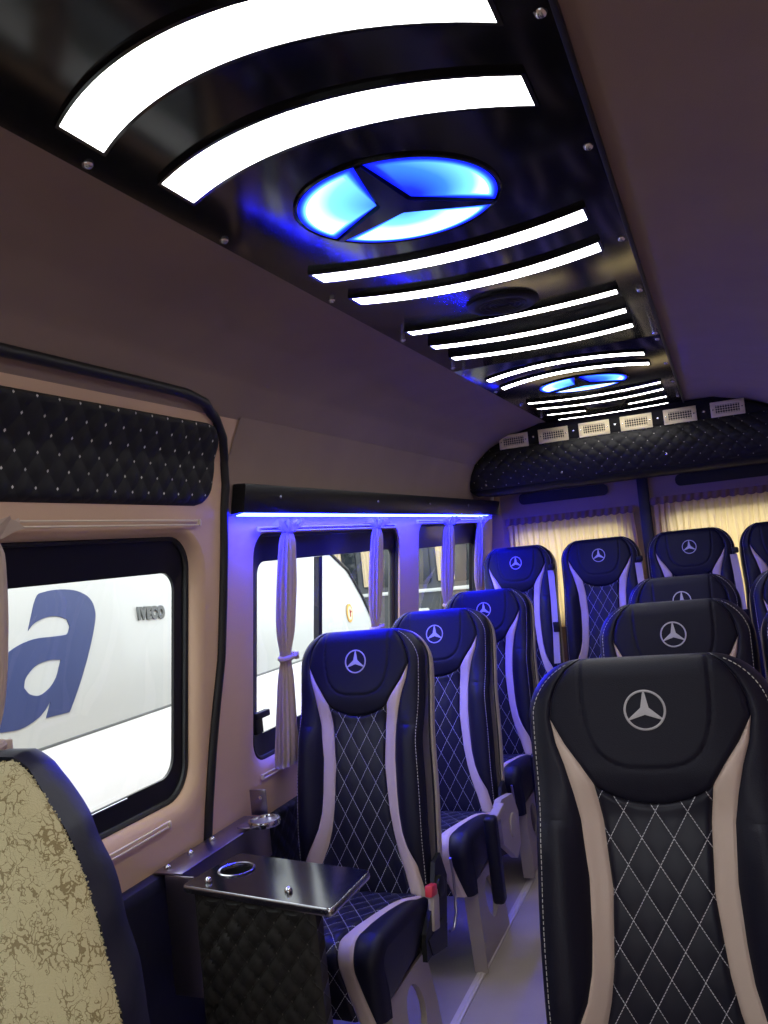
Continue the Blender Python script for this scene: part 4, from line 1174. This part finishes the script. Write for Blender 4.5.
def far_vehicle():
    root = empty('parked_dark_minibus', (-4.6, 11.6, -.55)); off = -root.location
    def put(mb, name, m):
        o = mb.build(name, m, root); o.location = off; return o
    y = 11.2
    # side facing the camera, normal towards -y
    mb = MB(); mb.box((-5.5, y + 1.0, .75), (7.0, 1.9, 2.3), .15, None, 4); put(mb, 'body', DARKP)
    for k in range(9):
        x = -7.2 + .56 * k
        put(MB().prism(rrect(x, x + .48, .95, 1.66, .06, 4), lambda a, b2, d: (a, d, b2), y + .02, y + .06), 'window', DGLASSO)
        v, f, _ = grid(lambda a, t, x=x: (x + .03 + .24 * a, y + .008 + .010 * sin(a * 28), 1.64 - .66 * t), 40, 4)
        put(MB().add(v, f), 'curtain', FARC)
    put(MB().box((-5.5, y + .02, .86), (7.0, .05, .05), .01), 'body_moulding', VAN)
    for k in range(5): put(MB().box((-7.6 + 1.3 * k, y + .01, .45 + .12 * (k % 2)), (.55, .04, .10), .02), 'reflector_panel', VAN)
    for x in (-7.4, -3.6): put(MB().lathe([(.33, -.1), (.35, .08), (.33, .1), (.2, .1), (.001, .07)], 28, Matrix.Translation((x, y + .02, -.20)) @ Matrix.Rotation(pi / 2, 4, 'X')), 'wheel', RUBBER)
    tag(root, 'dark parked minibus with cream curtains seen through the rearmost side window', 'minibus')
DARKP = mat('dark_vehicle_paint', (0.06, 0.065, 0.07), 0.3); DGLASSO = mat('dark_glass', (0.02, 0.025, 0.03), 0.08); FARC = mat('far_cream_curtain', (0.62, 0.50, 0.33), 0.8)
far_vehicle()
def shrub(cx, cy, cz, r, n, label):
    root = empty('leafy_tree', (cx, cy, -.55)); rnd = random.Random(7); mb = MB()
    for k in range(n):
        d = Vector((rnd.gauss(0, 1), rnd.gauss(0, 1), rnd.gauss(0, 1))).normalized() * r * rnd.random() ** .4
        p = Vector((0, 0, cz + .55)) + Vector((d.x, d.y, d.z * 1.15)); a = Vector((rnd.gauss(0, 1), rnd.gauss(0, 1), rnd.gauss(0, 1))).normalized() * .09; b2 = a.orthogonal().normalized() * .04
        mb.add([p - a, p + b2, p + a, p - b2], [(0, 1, 2, 3)])
    o = mb.build('foliage', LEAF, root, smooth=False)
    MB().tube([(0, 0, 0), (.03, .02, 1.0), (-.02, .0, cz + .55)], [.10, .08, .04], 10).build('trunk', BARK, root)
    tag(root, label, 'tree')
LEAF = mat('dark_leaves', (0.05, 0.11, 0.04), 0.6); BARK = mat('bark', (0.10, 0.07, 0.05), 0.9)
shrub(-5.7, 9.9, 1.6, .8, 1100, 'leafy green tree outside the rearmost side window')
